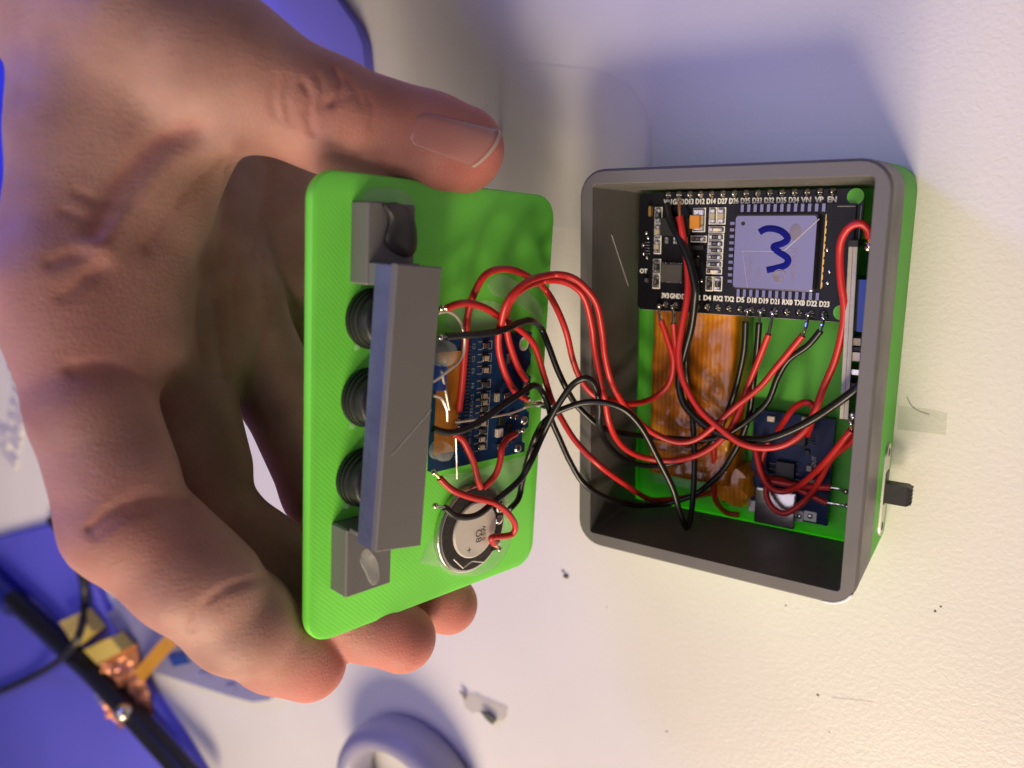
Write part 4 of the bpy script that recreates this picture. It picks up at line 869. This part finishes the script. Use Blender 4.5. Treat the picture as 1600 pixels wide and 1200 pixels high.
for q in ([(262,1025),(290,1020),(296,1036),(270,1042)],[(310,1052),(326,1050),(328,1060),(312,1062)],[(352,1072),(366,1070),(368,1080),(354,1082)],[(288,1018),(300,1016),(304,1030),(292,1031)]):
    flat_in(q,.8,M['blue_part'] if q[0][0]==262 else M['lilac_clear'],'cover_detail',DESK+4.06)
o = thing('ribbon_cable', 'short flat amber ribbon cable leaning on the clear phone cover', 'ribbon cable', atz(225,1055,DESK+5))
pr = crom([atz(x,y,z) for x,y,z in ((206,1055,DESK+5.5),(222,1036,DESK+9),(245,1008,DESK+12),(268,985,DESK+12),(285,970,DESK+9))],5); sd = atz(218,1063,DESK+6)-atz(206,1050,DESK+6); g = MB(); nrm = np.array((0,0,.5))
lp_ = [[tuple(p),tuple(p+sd*1.15),tuple(p+sd*1.15+nrm),tuple(p+nrm)] for p in pr]; g.loft(lp_); g.build('ribbon', M['amber'], o)
flat('amber_strip', 'small amber strip on the white mat beside the index knuckle', 'strip', [(80,772),(100,768),(110,812),(84,815)], 1.2, M['amber'], DESK+2.0)
o = thing('padded_ring', 'large lilac grey padded ring lying on the desk below the fingertips', 'ring', (*atz(632,1256,DESK)[:2],DESK))
cx_,cy_ = atz(636,1250,DESK+8)[:2]; g = MB()
ls = [[(cx_+(25+5.0*math.cos(t))*math.cos(2*math.pi*i/64),cy_+(25+5.0*math.cos(t))*math.sin(2*math.pi*i/64),DESK+8.02+8*math.sin(t)) for i in range(64)] for t in np.linspace(0,2*math.pi,17)]; g.loft(ls,False,False); g.build('roll', M['ring'], o, True, angle=180)
o = thing('tape_scrap', 'torn scrap of clear tape with a dark sliver on the desk', 'tape', atz(757,1105,DESK))
def scrap(px, h, mt, name, z0=DESK+.05):
    P = [atz(x,y,z0)[:2] for x,y in px]
    if sum(P[i][0]*P[(i+1)%len(P)][1]-P[(i+1)%len(P)][0]*P[i][1] for i in range(len(P))) < 0: P = P[::-1]
    g = MB(); g.loft([[(p[0],p[1],z0) for p in P],[(p[0],p[1],z0+h*(.5+.5*math.sin(i*1.7)**2)) for i,p in enumerate(P)]]); return g.build(name, mt, o)
scrap([(719,1079),(730,1085),(745,1083),(755,1090),(762,1092),(775,1098),(794,1106),(792,1118),(786,1126),(770,1122),(750,1112),(738,1114),(728,1104),(724,1090)],.8,mat('tape_haze',(.62,.60,.55),.25,alpha=.26,nscale=250,nbump=.5,ncol=.1),'film')
scrap([(752,1110),(764,1113),(777,1124),(772,1130),(760,1122)],1.0,mat('dark_sliver',(.10,.11,.09),.5),'sliver',DESK+.9)
scrap([(719,1079),(730,1085),(728,1092),(724,1088)],.7,mat('dark_tip',(.25,.23,.20),.5),'sliver',DESK+.9)
o = thing('tape_strip', 'clear tape strip stuck to the desk against the green tray wall', 'tape', atz(1440,650,DESK))
scrap([(1404,634),(1455,640),(1480,646),(1478,680),(1440,675),(1402,671)],.12,mat('tape_green',(.52,.58,.44),.22,alpha=.11,nscale=200,nbump=.15),'film',DESK+.03)
o = thing('paper_sheet', 'thin white sheet with a rounded corner lying on the desk between lid and box', 'paper', atz(950,300,DESK))
scrap([(760,110),(850,100),(940,110),(985,135),(1008,170),(1018,215),(1018,250),(1005,330),(990,380),(900,358),(800,350),(740,340)],.12,mat('paper',(.70,.68,.67),.6,nscale=100,nbump=.1,ncol=.03),'sheet',DESK+.03)
for i,(x,y,r) in enumerate(((885,900,.8),(1228,946,.18),(1461,955,.25),(1470,948,.2),(1278,1086,.26),(1042,1143,.24),(1296,1144,.15),(948,948,.16),(880,892,.4))):
    p = atz(x,y,DESK); g = MB(); g.sphere((p[0],p[1],DESK+r*.4),r,(1.2,.8,.45),8); oo = g.build('crumb', mat('crumb_brown',(.14,.09,.06),.7) if i == 0 else bpy.data.materials['crumb_brown'], None, True)
    tag(oo, ('largest brown crumb on the desk between lid and box' if i == 0 else 'tiny dark speck of dirt on the white desk'), 'crumb', 'crumbs scattered on the desk')
g = MB(); p = [atz(x,y,DESK+.1) for x,y in ((1300,1090),(1330,1093),(1364,1097))]; g.tube(p,.02,5); tag(g.build('hair', M['chip'], None), 'short fine hair on the desk beside the crumbs', 'hair', 'hairs on the desk')
g = MB(); p = crom([atz(x,y,DESK+.12) for x,y in ((1417,620),(1424,634),(1437,643),(1452,648))],4); g.tube(p,.04,5); tag(g.build('hair', M['chip'], None), 'curved fine hair beside the clear tape strip', 'hair', 'hairs on the desk')
